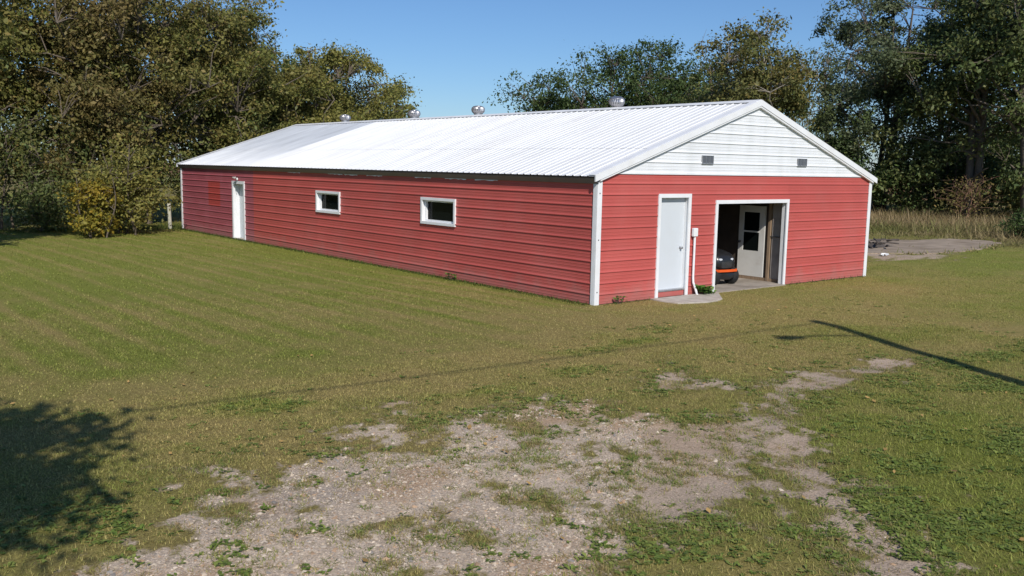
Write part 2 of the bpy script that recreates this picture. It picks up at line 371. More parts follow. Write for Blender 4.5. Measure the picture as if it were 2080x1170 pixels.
def ground_mat():
    m, n, l, p = newmat('ground')
    p.inputs['Roughness'].default_value = .95; p.inputs['Specular IOR Level'].default_value = .1
    ag = n.new('ShaderNodeAttribute'); ag.attribute_name = 'turf'
    ab = n.new('ShaderNodeAttribute'); ab.attribute_name = 'soil'
    af = n.new('ShaderNodeAttribute'); af.attribute_name = 'bare'
    geo = n.new('ShaderNodeNewGeometry')
    nz = n.new('ShaderNodeTexNoise'); nz.inputs['Scale'].default_value = 9; nz.inputs['Detail'].default_value = 8; nz.inputs['Roughness'].default_value = .72
    l.new(geo.outputs['Position'], nz.inputs['Vector'])
    ad = n.new('ShaderNodeMath'); ad.operation = 'MULTIPLY_ADD'; ad.inputs[1].default_value = 1.5
    l.new(nz.outputs['Fac'], ad.inputs[0]); l.new(af.outputs['Fac'], ad.inputs[2])
    mr = n.new('ShaderNodeMapRange'); mr.inputs[1].default_value = 1.14; mr.inputs[2].default_value = 1.46
    l.new(ad.outputs[0], mr.inputs[0])
    # turf grain
    n2_ = n.new('ShaderNodeTexNoise'); n2_.inputs['Scale'].default_value = 34; n2_.inputs['Detail'].default_value = 5; n2_.inputs['Roughness'].default_value = .7
    l.new(geo.outputs['Position'], n2_.inputs['Vector'])
    m2 = n.new('ShaderNodeMapRange'); m2.inputs[1].default_value = .3; m2.inputs[2].default_value = .7; m2.inputs[3].default_value = .5; m2.inputs[4].default_value = 1.45
    l.new(n2_.outputs['Fac'], m2.inputs[0])
    s1 = n.new('ShaderNodeVectorMath'); s1.operation = 'SCALE'; l.new(ag.outputs['Color'], s1.inputs[0]); l.new(m2.outputs[0], s1.inputs['Scale'])
    # soil grain
    vo = n.new('ShaderNodeTexVoronoi'); vo.inputs['Scale'].default_value = 85; l.new(geo.outputs['Position'], vo.inputs['Vector'])
    sp = n.new('ShaderNodeSeparateColor'); l.new(vo.outputs['Color'], sp.inputs[0])
    m3 = n.new('ShaderNodeMapRange'); m3.inputs[3].default_value = .72; m3.inputs[4].default_value = 1.28; l.new(sp.outputs[0], m3.inputs[0])
    s2 = n.new('ShaderNodeVectorMath'); s2.operation = 'SCALE'; l.new(ab.outputs['Color'], s2.inputs[0]); l.new(m3.outputs[0], s2.inputs['Scale'])
    mx = n.new('ShaderNodeMix'); mx.data_type = 'RGBA'
    l.new(mr.outputs[0], mx.inputs[0]); l.new(s1.outputs[0], mx.inputs[6]); l.new(s2.outputs[0], mx.inputs[7])
    l.new(mx.outputs[2], p.inputs['Base Color'])
    bp = n.new('ShaderNodeBump'); bp.inputs['Strength'].default_value = .7; bp.inputs['Distance'].default_value = .02
    l.new(n2_.outputs['Fac'], bp.inputs['Height']); l.new(bp.outputs[0], p.inputs['Normal'])
    return m
dist_ = np.hypot(X-CAM[0], Y-CAM[1])
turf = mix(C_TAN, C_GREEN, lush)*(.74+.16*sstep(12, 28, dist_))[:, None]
thatch = np.clip(bare*2, 0, 1)*(bare < .75)
turf = turf*(1-.45*thatch[:, None])+np.array((.17, .118, .065))*.45*thatch[:, None]
fieldc = sstep(78, 90, X*.87+Y*.3)
turf = turf*(1-fieldc[:, None])+np.array((.24, .13, .065))*fieldc[:, None]
rough_ = sstep(21, 27, X+.35*(Y-5))*(1-fieldc)
turf = turf*(1-.6*rough_[:, None])+np.array((.17, .125, .06))*.6*rough_[:, None]
soil = mix((.40, .31, .235), (.50, .405, .315), np.clip(gravel*.8+.3*(n2-.5), 0, 1))
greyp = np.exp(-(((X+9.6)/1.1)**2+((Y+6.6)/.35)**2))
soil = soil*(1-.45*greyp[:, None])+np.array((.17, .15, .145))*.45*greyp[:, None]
soil *= (.80+.4*n1)[:, None]
rust = sstep(.56, .68, fbm(X, Y, .9, 77))*(.35+.65*gravel)
soil = soil*(1-.55*rust[:, None])+np.array((.34, .20, .095))*.55*rust[:, None]
gm = bpy.data.meshes.new('ground')
gm = np_mesh('ground', np.stack([X, Y, Z], -1), F, ground_mat())
def pattr(me, name, arr):
    if arr.ndim == 1:
        a = me.attributes.new(name, 'FLOAT', 'POINT'); a.data.foreach_set('value', arr.astype(np.float32))
    else:
        a = me.attributes.new(name, 'FLOAT_COLOR', 'POINT'); c4 = np.ones((len(arr), 4), np.float32); c4[:, :3] = arr
        a.data.foreach_set('color', c4.ravel())
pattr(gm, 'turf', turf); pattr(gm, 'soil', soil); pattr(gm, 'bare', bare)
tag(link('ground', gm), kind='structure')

# ------------------------------------------------------------------ barn
W, L = 10.23, 24.48
PITCHK = 0.3395            # roof rise per metre
RZ0 = 2.69                 # top of roof plane above the side wall line
def roof_z(x): return RZ0+PITCHK*min(x, W-x)
ZB, RIB = 0.2, 0.2286
barn = empty('barn', (0, 0, 0))
tag(barn, 'long red steel pole barn with white roof and white gable', 'barn')

PROFILE = [(0,0),(.005,.019),(.017,.019),(.048,0),(.088,0),(.094,.004),(.102,.004),(.108,0),(.152,0),(.158,.004),(.166,.004),(.172,0),(.2286,0)]
def clip_profile(z0, za, zb):
    """profile points of the course starting at z0, clipped to [za, zb]"""
    pts = [(z0+a, d) for a, d in PROFILE]; out = []
    for i, (z, d) in enumerate(pts):
        if i:
            zp, dp = pts[i-1]
            for zc in (za, zb):
                if zp < zc < z: out.append((zc, dp+(d-dp)*(zc-zp)/(z-zp)))
        if za-1e-9 <= z <= zb+1e-9: out.append((z, d))
    return out
def siding(parent, P, z0, za, zb, s0, s1, material, lift=0.0):
    """one course of ribbed steel; s0/s1 may be functions of z"""
    f0 = s0 if callable(s0) else (lambda z: s0)
    f1 = s1 if callable(s1) else (lambda z: s1)
    pr = clip_profile(z0, za, zb)
    if len(pr) < 2: return None
    V = []; 
    for z, d in pr: V += [P(f0(z), d+lift, z), P(f1(z), d+lift, z)]
    Fc = [(2*i, 2*i+1, 2*i+3, 2*i+2) for i in range(len(pr)-1)]
    me = bpy.data.meshes.new('siding_panel'); me.from_pydata(V, [], Fc); me.update(); me.materials.append(material)
    return link('siding_panel', me, parent)
def clad(parent, P, length, ztop, openings, matfn, splits=()):
    for k in range(-1, 13):
        z0 = ZB+RIB*k; a, b = max(z0, .015), min(z0+RIB, ztop)
        if b-a < .01: continue
        cuts = sorted(set([0, length]+[c for o in openings for c in o[:2]]+list(splits)))
        for s0, s1 in zip(cuts[:-1], cuts[1:]):
            mid = (s0+s1)/2; holes = [(o[2], o[3]) for o in openings if o[0] < mid < o[1]]
            rng = [(a, b)]
            for h0, h1 in holes:
                nr = []
                for q0, q1 in rng:
                    if h1 <= q0 or h0 >= q1: nr.append((q0, q1)); continue
                    if h0 > q0: nr.append((q0, h0))
                    if h1 < q1: nr.append((h1, q1))
                rng = nr
            for q0, q1 in rng:
                if q1-q0 > .006: siding(parent, P, z0, q0, q1, s0, s1, matfn(mid))
def backing(name, P, length, ztop, openings, material, d0, d1):
    """wall core with holes, as boxes butted together"""
    mb = MB()
    cs = sorted(set([0, length]+[c for o in openings for c in o[:2]]))
    for s0, s1 in zip(cs[:-1], cs[1:]):
        mid = (s0+s1)/2; q = 0.0
        for h0, h1 in sorted((o[2], o[3]) for o in openings if o[0] < mid < o[1])+[(ztop, ztop)]:
            if h0-q > .001:
                pts = [P(a, d, z) for z in (q, h0) for a, d in ((s0, d0), (s1, d0), (s1, d1), (s0, d1))]
                mb.hexa(pts)
            q = h1
    return mb.build(name, material, barn)

PF = lambda s, d, z: (s, -d, z)            # front gable wall, outward = -y
PL = lambda s, d, z: (-d, s, z)            # left side wall, outward = -x
PR = lambda s, d, z: (W+d, s, z)
PB = lambda s, d, z: (s, L+d, z)
FD = (1.84, 2.82, 0.0, 2.24)               # front door hole
GD = (3.76, 6.48, 0.0, 2.09)               # garage opening
SDO = (18.02, 19.04, 0.0, 2.05)            # side door
W1 = (10.92, 12.38, 1.34, 1.93); W2 = (5.0, 6.47, 1.34, 1.95)
front = backing('front_wall', PF, W, 2.62, [FD, GD], M['wood_dark'], -.004, -.11)
clad(front, PF, W, ZB+RIB*11, [FD, GD], lambda s: M['red'])
left = backing('side_wall', PL, L, 2.60, [SDO, W1, W2], M['wood_dark'], -.004, -.11)
clad(left, PL, L, 2.62, [SDO, W1, W2], lambda s: M['faded'] if s > 17.22 else M['red'], [17.22])
right = backing('side_wall', PR, L, 2.60, [], M['wood_dark'], -.004, -.11)
clad(right, PR, L, 2.62, [], lambda s: M['red'])
back = backing('back_wall', PB, W, 2.62, [], M['wood_dark'], -.004, -.11)
clad(back, PB, W, ZB+RIB*11, [], lambda s: M['red'])
# white gable triangles
def rake_s(z, side):
    x = (z-(RZ0-.05))/PITCHK
    return max(x, 0) if side == 0 else W-max(x, 0)
for nm, P, mt in (('gable', PF, M['white_steel']), ('gable', PB, M['white_steel'])):
    mb = MB()
    apex = RZ0-.05+PITCHK*W/2
    mb.add([P(0.05, -.02, 2.60), P(W-.05, -.02, 2.60), P(W/2, -.02, apex), P(0.05, -.10, 2.60), P(W-.05, -.10, 2.60), P(W/2, -.10, apex)],
           [(0, 1, 2), (5, 4, 3), (0, 3, 4, 1), (1, 4, 5, 2), (2, 5, 3, 0)])
    g = mb.build(nm, M['wood_dark'], barn)
    for k in range(11, 19):
        z0 = ZB+RIB*k; z1 = min(z0+RIB, apex-.02)
        if z1 > z0+.02:
            siding(g, P, z0, z0, z1, lambda z: rake_s(z, 0), lambda z: rake_s(z, 1), mt, .004)
    mb = MB()        # drip strip between red and white
    zz = ZB+RIB*11
    a, b = rake_s(zz, 0)+.05, rake_s(zz, 1)-.05
    mb.hexa([P(s, d, z) for z in (zz-.02, zz+.006) for s, d in ((a, .002), (b, .002), (b, .026), (a, .026))])
    mb.build('drip_strip', mt, g)

# corner trims
for sx, sy in ((0, 0), (1, 0), (0, 1), (1, 1)):
    x = W if sx else 0; y = L if sy else 0
    ox = 1 if sx else -1; oy = 1 if sy else -1
    mb = MB(); t = .028; w = .105
    xs = sorted((x+ox*t, x-ox*w)); ys = sorted((y+oy*t, y+oy*.002))
    mb.box(xs[0], xs[1], ys[0], ys[1], .0, 2.60)
    xs = sorted((x+ox*t, x+ox*.002)); ys = sorted((y+oy*.0015, y-oy*w))
    mb.box(xs[0], xs[1], ys[0], ys[1], .0, 2.60)
    mb.build('corner_trim', M['white_trim'], barn, bevel=.006)
# small screw heads on the near corner trim
for z in (.27, 1.35, 2.3):
    mb = MB(); mb.lathe([(.014, -.036), (.010, -.030), (.012, -.028)], 8, c=(.035, 0, z), axis='y'); mb.build('screw', M['steel_dark'], barn)

# roof: deck + panels + trims
OV = .13           # eave overhang
ang = math.atan(PITCHK); nrm = (-math.sin(ang), math.cos(ang))
Y0, Y1 = -.05, L+.05
XR = W/2
zr = RZ0+PITCHK*XR
mb = MB()
zo = RZ0-PITCHK*OV
mb.add([(-OV, Y0, zo-.012), (XR, Y0, zr-.012), (W+OV, Y0, zo-.012), (W+OV, Y0, zo-.05), (XR, Y0, zr-.05), (-OV, Y0, zo-.05),
        (-OV, Y1, zo-.012), (XR, Y1, zr-.012), (W+OV, Y1, zo-.012), (W+OV, Y1, zo-.05), (XR, Y1, zr-.05), (-OV, Y1, zo-.05)],
       [(0,1,7,6),(1,2,8,7),(2,3,9,8),(3,4,10,9),(4,5,11,10),(5,0,6,11),(0,5,4,1),(1,4,3,2),(6,7,10,11),(7,8,9,10)])
roof = mb.build('roof', M['wood_dark'], barn)
NP = 27; PW = (Y1-Y0)/NP
RP = []
for k in range(4):
    b = PW*k/4; q = PW/4
    RP += [(b+.0, .0), (b+q*.34, 0), (b+q*.36, .003), (b+q*.44, .003), (b+q*.46, 0), (b+q*.70, .0), (b+q*.77, .017), (b+q*.90, .017), (b+q*.97, 0)]
RP.append((PW, 0))
def roof_panel_mesh(x0, x1, lift, material):
    V = []
    for yy, h in RP:
        for x in (x0, x1):
            z = RZ0+PITCHK*x
            V.append((x+nrm[0]*(h+lift), yy, z+nrm[1]*(h+lift)))
    Fc = [(2*i, 2*i+1, 2*i+3, 2*i+2) for i in range(len(RP)-1)]
    me = bpy.data.meshes.new('roof_panel'); me.from_pydata(V, [], Fc); me.update(); me.materials.append(material)
    return me
LAP = 1.62
pm = {}
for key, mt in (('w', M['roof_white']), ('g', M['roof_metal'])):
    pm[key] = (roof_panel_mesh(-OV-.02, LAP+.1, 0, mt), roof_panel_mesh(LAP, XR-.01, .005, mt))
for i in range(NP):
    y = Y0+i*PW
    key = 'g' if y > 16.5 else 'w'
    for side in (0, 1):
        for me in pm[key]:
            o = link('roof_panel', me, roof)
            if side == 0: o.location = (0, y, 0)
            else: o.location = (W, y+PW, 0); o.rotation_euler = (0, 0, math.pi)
# ridge cap lying on the rib tops
mb = MB()
hw = .19
for s in (-1, 1):
    xs = XR+s*hw; zc = zr+.032
    mb.hexa([(XR, Y0-.02, zc), (xs, Y0-.02, zc-PITCHK*hw), (xs, Y1+.02, zc-PITCHK*hw), (XR, Y1+.02, zc),
             (XR, Y0-.02, zc+.008), (xs, Y0-.02, zc-PITCHK*hw+.008), (xs, Y1+.02, zc-PITCHK*hw+.008), (XR, Y1+.02, zc+.008)])
mb.build('ridge_cap', M['roof_white'], roof)
# eave closure: slanted grey fascia under the roof edge
for s in (0, 1):
    def ex(x): return x if s == 0 else W-x
    mb = MB()
    mb.hexa([(ex(-OV+.005), Y0, zo-.055), (ex(-.030), Y0, 2.49), (ex(-.030), Y1, 2.49), (ex(-OV+.005), Y1, zo-.055),
             (ex(-OV+.005), Y0, zo-.014), (ex(.001), Y0, 2.60), (ex(.001), Y1, 2.60), (ex(-OV+.005), Y1, zo-.014)])
    mb.build('fascia', M['fascia'], barn)
# ragged white paint strip left under the fascia on the side wall
rs = random.Random(4)
for i in range(9):
    a = 3.4+i*1.25+rs.uniform(-.2, .2)
    if i in (3, 7): continue
    mb = MB(); n = 9; top = 2.486; V = []
    for k in range(n):
        y = a+k*.1*rs.uniform(.9, 1.15); V += [(-.026, y, top-rs.uniform(.004, .028)), (-.026, y, top+.004)]
    mb.add(V, [(2*k, 2*k+2, 2*k+3, 2*k+1) for k in range(n-1)])
    mb.build('paint_drip', M['white_trim'], left)
# rake trims
for yy, oy in ((Y0, -1), (Y1, 1)):
    for s in (0, 1):
        def ex(x): return x if s == 0 else W-x
        mb = MB()
        def band(x0, x1, t0, t1, b0, b1, ya, yb):
            """sheared bar following the roof slope: t/b = z offsets top/bottom"""
            q = []
            for x in (x0, x1):
                zz = RZ0+PITCHK*x
                for y, h in ((ya, b0), (yb, b0), (yb, t0), (ya, t0)): q.append((ex(x), y, zz+h))
            mb.add(q, [(0,1,2,3),(7,6,5,4),(0,4,5,1),(1,5,6,2),(2,6,7,3),(3,7,4,0)])
        ins = -oy
        x0, x1 = -OV-.025, XR
        band(x0, x1, .034, 0, -.105, 0, yy+oy*.045, yy+oy*.012)       # outer face
        band(x0, x1, .036, 0, .026, 0, yy+oy*.012, yy+ins*.16)         # flange on the roof
        band(-.0, x1, -.11, 0, -.145, 0, yy+oy*.03, yy+ins*.035)      # lower lip against the wall
        mb.build('rake_trim', M['white_trim'], barn)

# front door
def frame_boxes(P, hole, w, proud, depth, sill=False):
    s0, s1, z0, z1 = hole; out = []
    mb = MB()
    def bx(a, b, c, d, dlo, dhi):
        mb.hexa([P(s, dd, z) for z in (c, d) for s, dd in ((a, dlo), (b, dlo), (b, dhi), (a, dhi))])
    bx(s0-w*.5, s0+w*.5, z0, z1-w*.5, .001, proud); bx(s1-w*.5, s1+w*.5, z0, z1-w*.5, .001, proud)
    bx(s0-w*.5, s1+w*.5, z1-w*.5, z1+w*.5, .001, proud+.002)
    bx(s0+.001, s0+.02, z0, z1-.02, -depth, .0); bx(s1-.02, s1-.001, z0, z1-.02, -depth, .0)
    bx(s0+.001, s1-.001, z1-.02, z1-.001, -depth, .0)
    if sill:
        bx(s0-w*.5, s1+w*.5, z0-w*.5, z0+w*.5, .001, proud+.004)
        bx(s0+.02, s1-.02, z0+.001, z0+.02, -depth, .0)
    return mb
def door_slab(parent, P, s0, s1, z0, z1, d, material):
    mb = MB(); mb.hexa([P(s, dd, z) for z in (z0, z1) for s, dd in ((s0, d-.04), (s1, d-.04), (s1, d), (s0, d))])
    return mb.build('door', material, parent, bevel=.004)
fd = door_slab(barn, PF, FD[0]+.022, FD[1]-.022, .17, FD[3]-.022, -.10, M['door_paint'])
frame_boxes(PF, FD, .085, .030, .14).build('door_frame', M['white_trim'], fd)
mb = MB(); mb.hexa([PF(s, d, z) for z in (.02, .135) for s, d in ((FD[0]+.045, -.10), (FD[1]-.045, -.10), (FD[1]-.045, -.02), (FD[0]+.045, -.02))])
mb.build('threshold_base', M['red'], fd)
mb = MB(); mb.hexa([PF(s, d, z) for z in (.136, .168) for s, d in ((FD[0]+.022, -.14), (FD[1]-.022, -.14), (FD[1]-.022, -.004), (FD[0]+.022, -.004))])
mb.build('threshold', M['metal'], fd, bevel=.003)
mb = MB(); mb.lathe([(.032, 0), (.032, .008), (.012, .014), (.012, .045), (.027, .052), (.030, .066), (.022, .078), (.004, .080)], 14, c=(0, 0, 0), axis='y')
kn = mb.build('handle', M['metal'], fd, smooth=True); kn.location = (2.68, .10, 1.08); kn.rotation_euler = (0, 0, math.pi)

# garage opening: frame and wood reveal
gf = frame_boxes(PF, GD, .085, .030, .13).build('opening_frame', M['white_trim'], barn)
# side door
sdoor = door_slab(barn, PL, SDO[0]+.022, SDO[1]-.022, .03, SDO[3]-.022, -.22, M['door_paint'])
frame_boxes(PL, SDO, .10, .032, .26).build('door_frame', M['white_trim'], sdoor)
mb = MB(); mb.hexa([PL(s, d, z) for z in (.0, .028) for s, d in ((SDO[0]+.022, -.26), (SDO[1]-.022, -.26), (SDO[1]-.022, -.004), (SDO[0]+.022, -.004))])
mb.build('threshold', M['concrete'], sdoor)
mb = MB(); mb.lathe([(.03, 0), (.03, .01), (.012, .015), (.012, .04), (.028, .05), (.028, .065), (.005, .075)], 12, axis='x')
k2 = mb.build('handle', M['metal'], sdoor, smooth=True); k2.location = (.22, SDO[0]+.12, 1.0); k2.rotation_euler = (0, 0, math.pi)
# lamp above the side door: small box, two sockets, dangling wire
lamp = empty('door_lamp', (-.03, 18.55, 2.17), 0, barn)
mb = MB(); mb.lathe([(.05, 0), (.05, .03), (.03, .045)], 12, axis='x'); q = mb.build('lamp_base', M['white_trim'], lamp, smooth=True); q.rotation_euler = (0, 0, math.pi)
for s in (-1, 1):
    mb = MB(); mb.tube([(-.04, 0, 0), (-.09, s*.05, .03), (-.13, s*.10, .06)], [.014, .018, .036], 10); mb.build('lamp_socket', M['grey_board'], lamp)
mb = MB(); mb.tube([(-.04, .02, -.02), (-.07, .05, -.12), (-.05, .06, -.2), (-.03, .07, -.24)], .008, 6); mb.build('lamp_wire', M['cable'], lamp)

# windows
for wn_ in (W1, W2):
    s0, s1, z0, z1 = wn_
    mb = MB()
    mb.hexa([PL(s, d, z) for z in (z0+.04, z1-.04) for s, d in ((s0+.04, -.125), (s1-.04, -.125), (s1-.04, -.115), (s0+.04, -.115))])
    win = empty('window', (0, 0, 0), 0, barn)
    mb.build('pane', M['glass'], win)
    frame_boxes(PL, wn_, .07, .045, .15, True).build('frame', M['white_trim'], win, bevel=.004)
    mb = MB()
    def bx(a, b, c, d, lo, hi): mb.hexa([PL(s, dd, z) for z in (c, d) for s, dd in ((a, lo), (b, lo), (b, hi), (a, hi))])
    bx(s0+.021, s0+.085, z0+.021, z1-.021, -.11, -.055); bx(s1-.085, s1-.021, z0+.021, z1-.021, -.11, -.055)
    bx(s0+.085, s1-.085, z0+.021, z0+.075, -.11, -.055); bx(s0+.085, s1-.085, z1-.075, z1-.021, -.11, -.055)
    mb.build('sash', M['white_trim'], win)
# gable vents
for x0 in (3.16, 6.77):
    v = empty('vent', (0, 0, 0), 0, barn)
    z0, z1, x1 = 2.935, 3.13, x0+.39
    mb = MB(); mb.box(x0, x1, -.020, -.008, z0, z1); mb.build('backing', M['steel_dark'], v)
    mb = MB()
    for a, b in ((x0, x0+.022), (x1-.016, x1)): mb.box(a, b, -.034, -.021, z0, z1)
    mb.box(x0+.022, x1-.016, -.033, -.021, z0, z0+.012); mb.box(x0+.022, x1-.016, -.033, -.021, z1-.012, z1)
    mb.build('frame', M['metal'], v)
    for k in (1, 2):
        xm = x0+.39*k/3; mb = MB(); mb.box(xm-.009, xm+.009, -.032, -.021, z0+.012, z1-.012); mb.build('divider', M['metal'], v)
    for k in range(9):
        zz = z0+.026+k*.018
        mb = MB(); mb.hexa([(x0+.023, -.0205, zz), (x1-.017, -.0205, zz), (x1-.017, -.028, zz-.008), (x0+.023, -.028, zz-.008),
                            (x0+.023, -.0205, zz+.003), (x1-.017, -.0205, zz+.003), (x1-.017, -.028, zz-.005), (x0+.023, -.028, zz-.005)])
        mb.build('slat', M['fascia'], v)
# electrical box and conduit beside the front door
mb = MB(); mb.box(2.905, 3.035, -.115, -.025, 1.33, 1.52); eb = mb.build('outlet_box', M['white_trim'], barn, bevel=.02, seg=3)
mb = MB(); mb.tube([(2.985, -.06, 1.335), (2.985, -.06, .42), (2.99, -.065, .30), (3.02, -.12, .14), (3.045, -.16, .0)], .027, 12)
mb.build('conduit', M['white_trim'], eb, smooth=True)

# roof turbines
def turbine_meshes():
    nk = MB(); nk.lathe([(.20, -.16), (.165, -.02), (.15, .02), (.15, .14), (.165, .145), (.165, .165)], 20, cap=False)
    vn = MB(); nv = 22
    prof = [(.150, .16), (.205, .20), (.235, .26), (.238, .32), (.215, .375), (.165, .415)]
    for k in range(nv):
        a0 = 2*math.pi*k/nv; V = []
        for i, (r, h) in enumerate(prof):
            tw = .25*(i/5.0)
            for da, dr in ((0, 0), (.16, -.012), (.34, .014)):
                a = a0+tw+da; V.append(((r+dr)*math.cos(a), (r+dr)*math.sin(a), h))
        Fc = []
        for i in range(len(prof)-1):
            for j in range(2):
                b = i*3+j; Fc.append((b, b+1, b+4, b+3))
        vn.add(V, Fc)
    cp = MB(); cp.lathe([(.175, .405), (.17, .418), (.10, .436), (.03, .444), (.002, .446)], 20, cap=False)
    rg = MB(); rg.lathe([(.158, .150), (.172, .152), (.172, .172), (.158, .174)], 20, cap=False)
    return nk.mesh('neck', M['metal'], smooth=True), vn.mesh('vanes', M['metal']), cp.mesh('cap', M['metal'], smooth=True), rg.mesh('ring', M['metal'], smooth=True)
TM = turbine_meshes()
for y, tilt in ((4.87, .22), (11.32, .0), (15.22, .0), (20.43, .03)):
    x = XR+.20
    t = empty('roof_turbine', (x, y, roof_z(x)+.01), y, barn); t.scale = (.9, .9, .92)
    for me in TM:
        o = link(me.name.split('.')[0], me, t)
        if me.name.startswith('neck') is False: o.rotation_euler = (tilt, tilt*.6, 0)

# interior behind the open bay
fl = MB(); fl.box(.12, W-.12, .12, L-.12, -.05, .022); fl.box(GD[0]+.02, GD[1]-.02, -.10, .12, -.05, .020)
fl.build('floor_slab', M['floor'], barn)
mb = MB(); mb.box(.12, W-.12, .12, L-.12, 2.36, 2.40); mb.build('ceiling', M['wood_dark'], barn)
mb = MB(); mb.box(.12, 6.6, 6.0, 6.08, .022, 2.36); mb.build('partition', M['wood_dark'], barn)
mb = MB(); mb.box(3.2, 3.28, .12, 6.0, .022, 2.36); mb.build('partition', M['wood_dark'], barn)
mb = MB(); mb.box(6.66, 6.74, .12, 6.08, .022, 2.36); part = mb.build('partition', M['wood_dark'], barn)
mb = MB(); mb.box(6.62, 6.658, .15, .50, .06, 2.30); mb.build('grey_panel', M['grey_board'], part)
mb = MB(); mb.box(6.585, 6.658, .535, .605, .03, 2.30); mb.build('stud', M['wood'], part)
mb = MB(); mb.box(6.60, 6.658, .13, 3.0, .023, .10); mb.build('bottom_plate', M['wood'], part)
mb = MB(); mb.tube([(6.60, .12, 1.17), (6.60, .54, 1.17)], .012, 8); mb.build('latch_bar', M['steel_dark'], part)
# inner door with tall two-part window
idr = empty('inner_door', (0, 0, 0), 0, barn)
y0, y1, z0, z1 = .72, 1.52, .105, 1.92
mb = MB()
for a, b, c, d in ((y0, .885, z0, z1), (1.375, y1, z0, z1), (.885, 1.375, z0, .765), (.885, 1.375, 1.755, z1)):
    mb.box(6.605, 6.65, a, b, c, d)
mb.build('door_panel', M['inner_door'], idr)
mb = MB(); mb.box(6.595, 6.645, .885, 1.375, 1.24, 1.28); mb.build('glazing_bar', M['inner_door'], idr)
for c, d in ((.765, 1.24), (1.28, 1.755)):
    mb = MB(); mb.box(6.625, 6.632, .885, 1.375, c, d); mb.build('pane', M['glass'], idr)
mb = MB(); mb.lathe([(.03, 0), (.03, .01), (.012, .02), (.012, .04), (.03, .05), (.03, .07), (.005, .08)], 12, axis='x')
q = mb.build('handle', M['steel_dark'], idr, smooth=True); q.location = (6.605, 1.46, .98); q.rotation_euler = (0, 0, math.pi)

# concrete step in front of the walk door (an irregular worn slab)
rs = random.Random(9)
outline = [(1.62, -.05), (1.60, -.35), (1.66, -.80), (2.0, -.92), (2.35, -1.02), (2.75, -.98), (3.05, -.86), (3.40, -.52), (3.72, -.22), (3.60, -.05)]
mb = MB(); n = len(outline)
mb.add([(x, y, .028) for x, y in outline]+[(x, y, -.06) for x, y in outline], [tuple(range(n))]+[(i, (i+1) % n, n+(i+1) % n, n+i) for i in range(n)])
tag(mb.build('step_slab', M['concrete'], None, bevel=.012), 'worn pale concrete slab in front of the grey walk door', 'concrete slab', kind='structure')

# old concrete pad right of the barn, with joints between its pours
pad = [(15.6, 4.4), (17.24, 3.6), (18.38, 2.84), (19.6, 2.45), (21.42, 2.35), (24.3, 2.9), (26.91, 3.72), (27.6, 4.6), (27.09, 5.89), (24.88, 6.25), (23.65, 7.1), (22.8, 8.1), (20, 9.5), (16, 9.5)]
rs = random.Random(5); rag = []
for i in range(len(pad)):
    (xa, ya), (xb, yb) = pad[i], pad[(i+1) % len(pad)]; ln_ = math.hypot(xb-xa, yb-ya); k_ = max(2, int(ln_/.35))
    for q in range(k_):
        t = q/k_; w_ = rs.uniform(-.16, .12); rag.append((xa+(xb-xa)*t+(yb-ya)/ln_*w_, ya+(yb-ya)*t-(xb-xa)/ln_*w_))
pad = rag
mb = MB(); n = len(pad)
mb.add([(x, y, .03) for x, y in pad]+[(x, y, -.08) for x, y in pad], [tuple(range(n))]+[(i, (i+1) % n, n+(i+1) % n, n+i) for i in range(n)])
tag(mb.build('concrete_pad', M['pad'], None), kind='structure')

# ------------------------------------------------------------------ riding mower in the doorway (front towards -y)
mow = empty('riding_mower', (5.05, .62, .022), R(-6))
tag(mow, 'black riding mower with orange front bumper inside the open bay', 'riding mower')
def loft(sections, n=20, power=2.6):
    """sections: (y, cx, cz, half_w, half_h); superellipse rings joined along y"""
    mb = MB(); V = []
    for y, cz, hw_, hh in sections:
        for k in range(n):
            a = 2*math.pi*k/n; c, s = math.cos(a), math.sin(a)
            V.append((hw_*math.copysign(abs(c)**(2/power), c), y, cz+hh*math.copysign(abs(s)**(2/power), s)))
    Fc = [(i*n+k, i*n+(k+1) % n, (i+1)*n+(k+1) % n, (i+1)*n+k) for i in range(len(sections)-1) for k in range(n)]
    Fc += [tuple(reversed(range(n))), tuple(range((len(sections)-1)*n, len(sections)*n))]
    mb.add(V, Fc); return mb
hood = loft([(.02, .47, .22, .10), (.05, .50, .29, .16), (.14, .53, .33, .21), (.35, .57, .35, .22), (.62, .60, .35, .22), (.80, .62, .33, .20), (.84, .62, .28, .16)]).build('hood', M['black_plastic'], mow, smooth=True)
mb = MB()
for k in range(5): mb.box(-.16, .16, .015-.0, .05, .40+k*.028, .414+k*.028)
mb.build('grille', M['steel_dark'], hood)
for s in (-1, 1):
    o = loft([(.005, .575, .035, .02), (.03, .58, .075, .035), (.10, .59, .08, .04)], 14).build('headlight', M['lens'], hood, smooth=True); o.location = (s*.17, .02, -.0)
# orange bumper bar
mb = MB(); pts = [(-.37, .20, .335), (-.35, .04, .335), (-.28, -.045, .335), (0, -.07, .335), (.28, -.045, .335), (.35, .04, .335), (.37, .20, .335)]
for a, b in zip(pts[:-1], pts[1:]):
    mb.hexa([(a[0], a[1], .305), (b[0], b[1], .305), (b[0]*.93, b[1]+.03, .305), (a[0]*.93, a[1]+.03, .305), (a[0], a[1], .36), (b[0], b[1], .36), (b[0]*.93, b[1]+.03, .36), (a[0]*.93, a[1]+.03, .36)])
mb.build('bumper', M['orange'], mow)
loft([(-.02, .22, .24, .06), (.02, .22, .30, .10), (.30, .22, .31, .11), (.55, .22, .30, .10)], 18, 3).build('front_skirt', M['black_plastic'], mow, smooth=True)
mb = MB(); mb.box(-.30, .30, .0, .5, .22, .30); mb.box(-.2, .2, .1, 1.5, .20, .28); mb.build('chassis', M['steel_dark'], mow, bevel=.015)
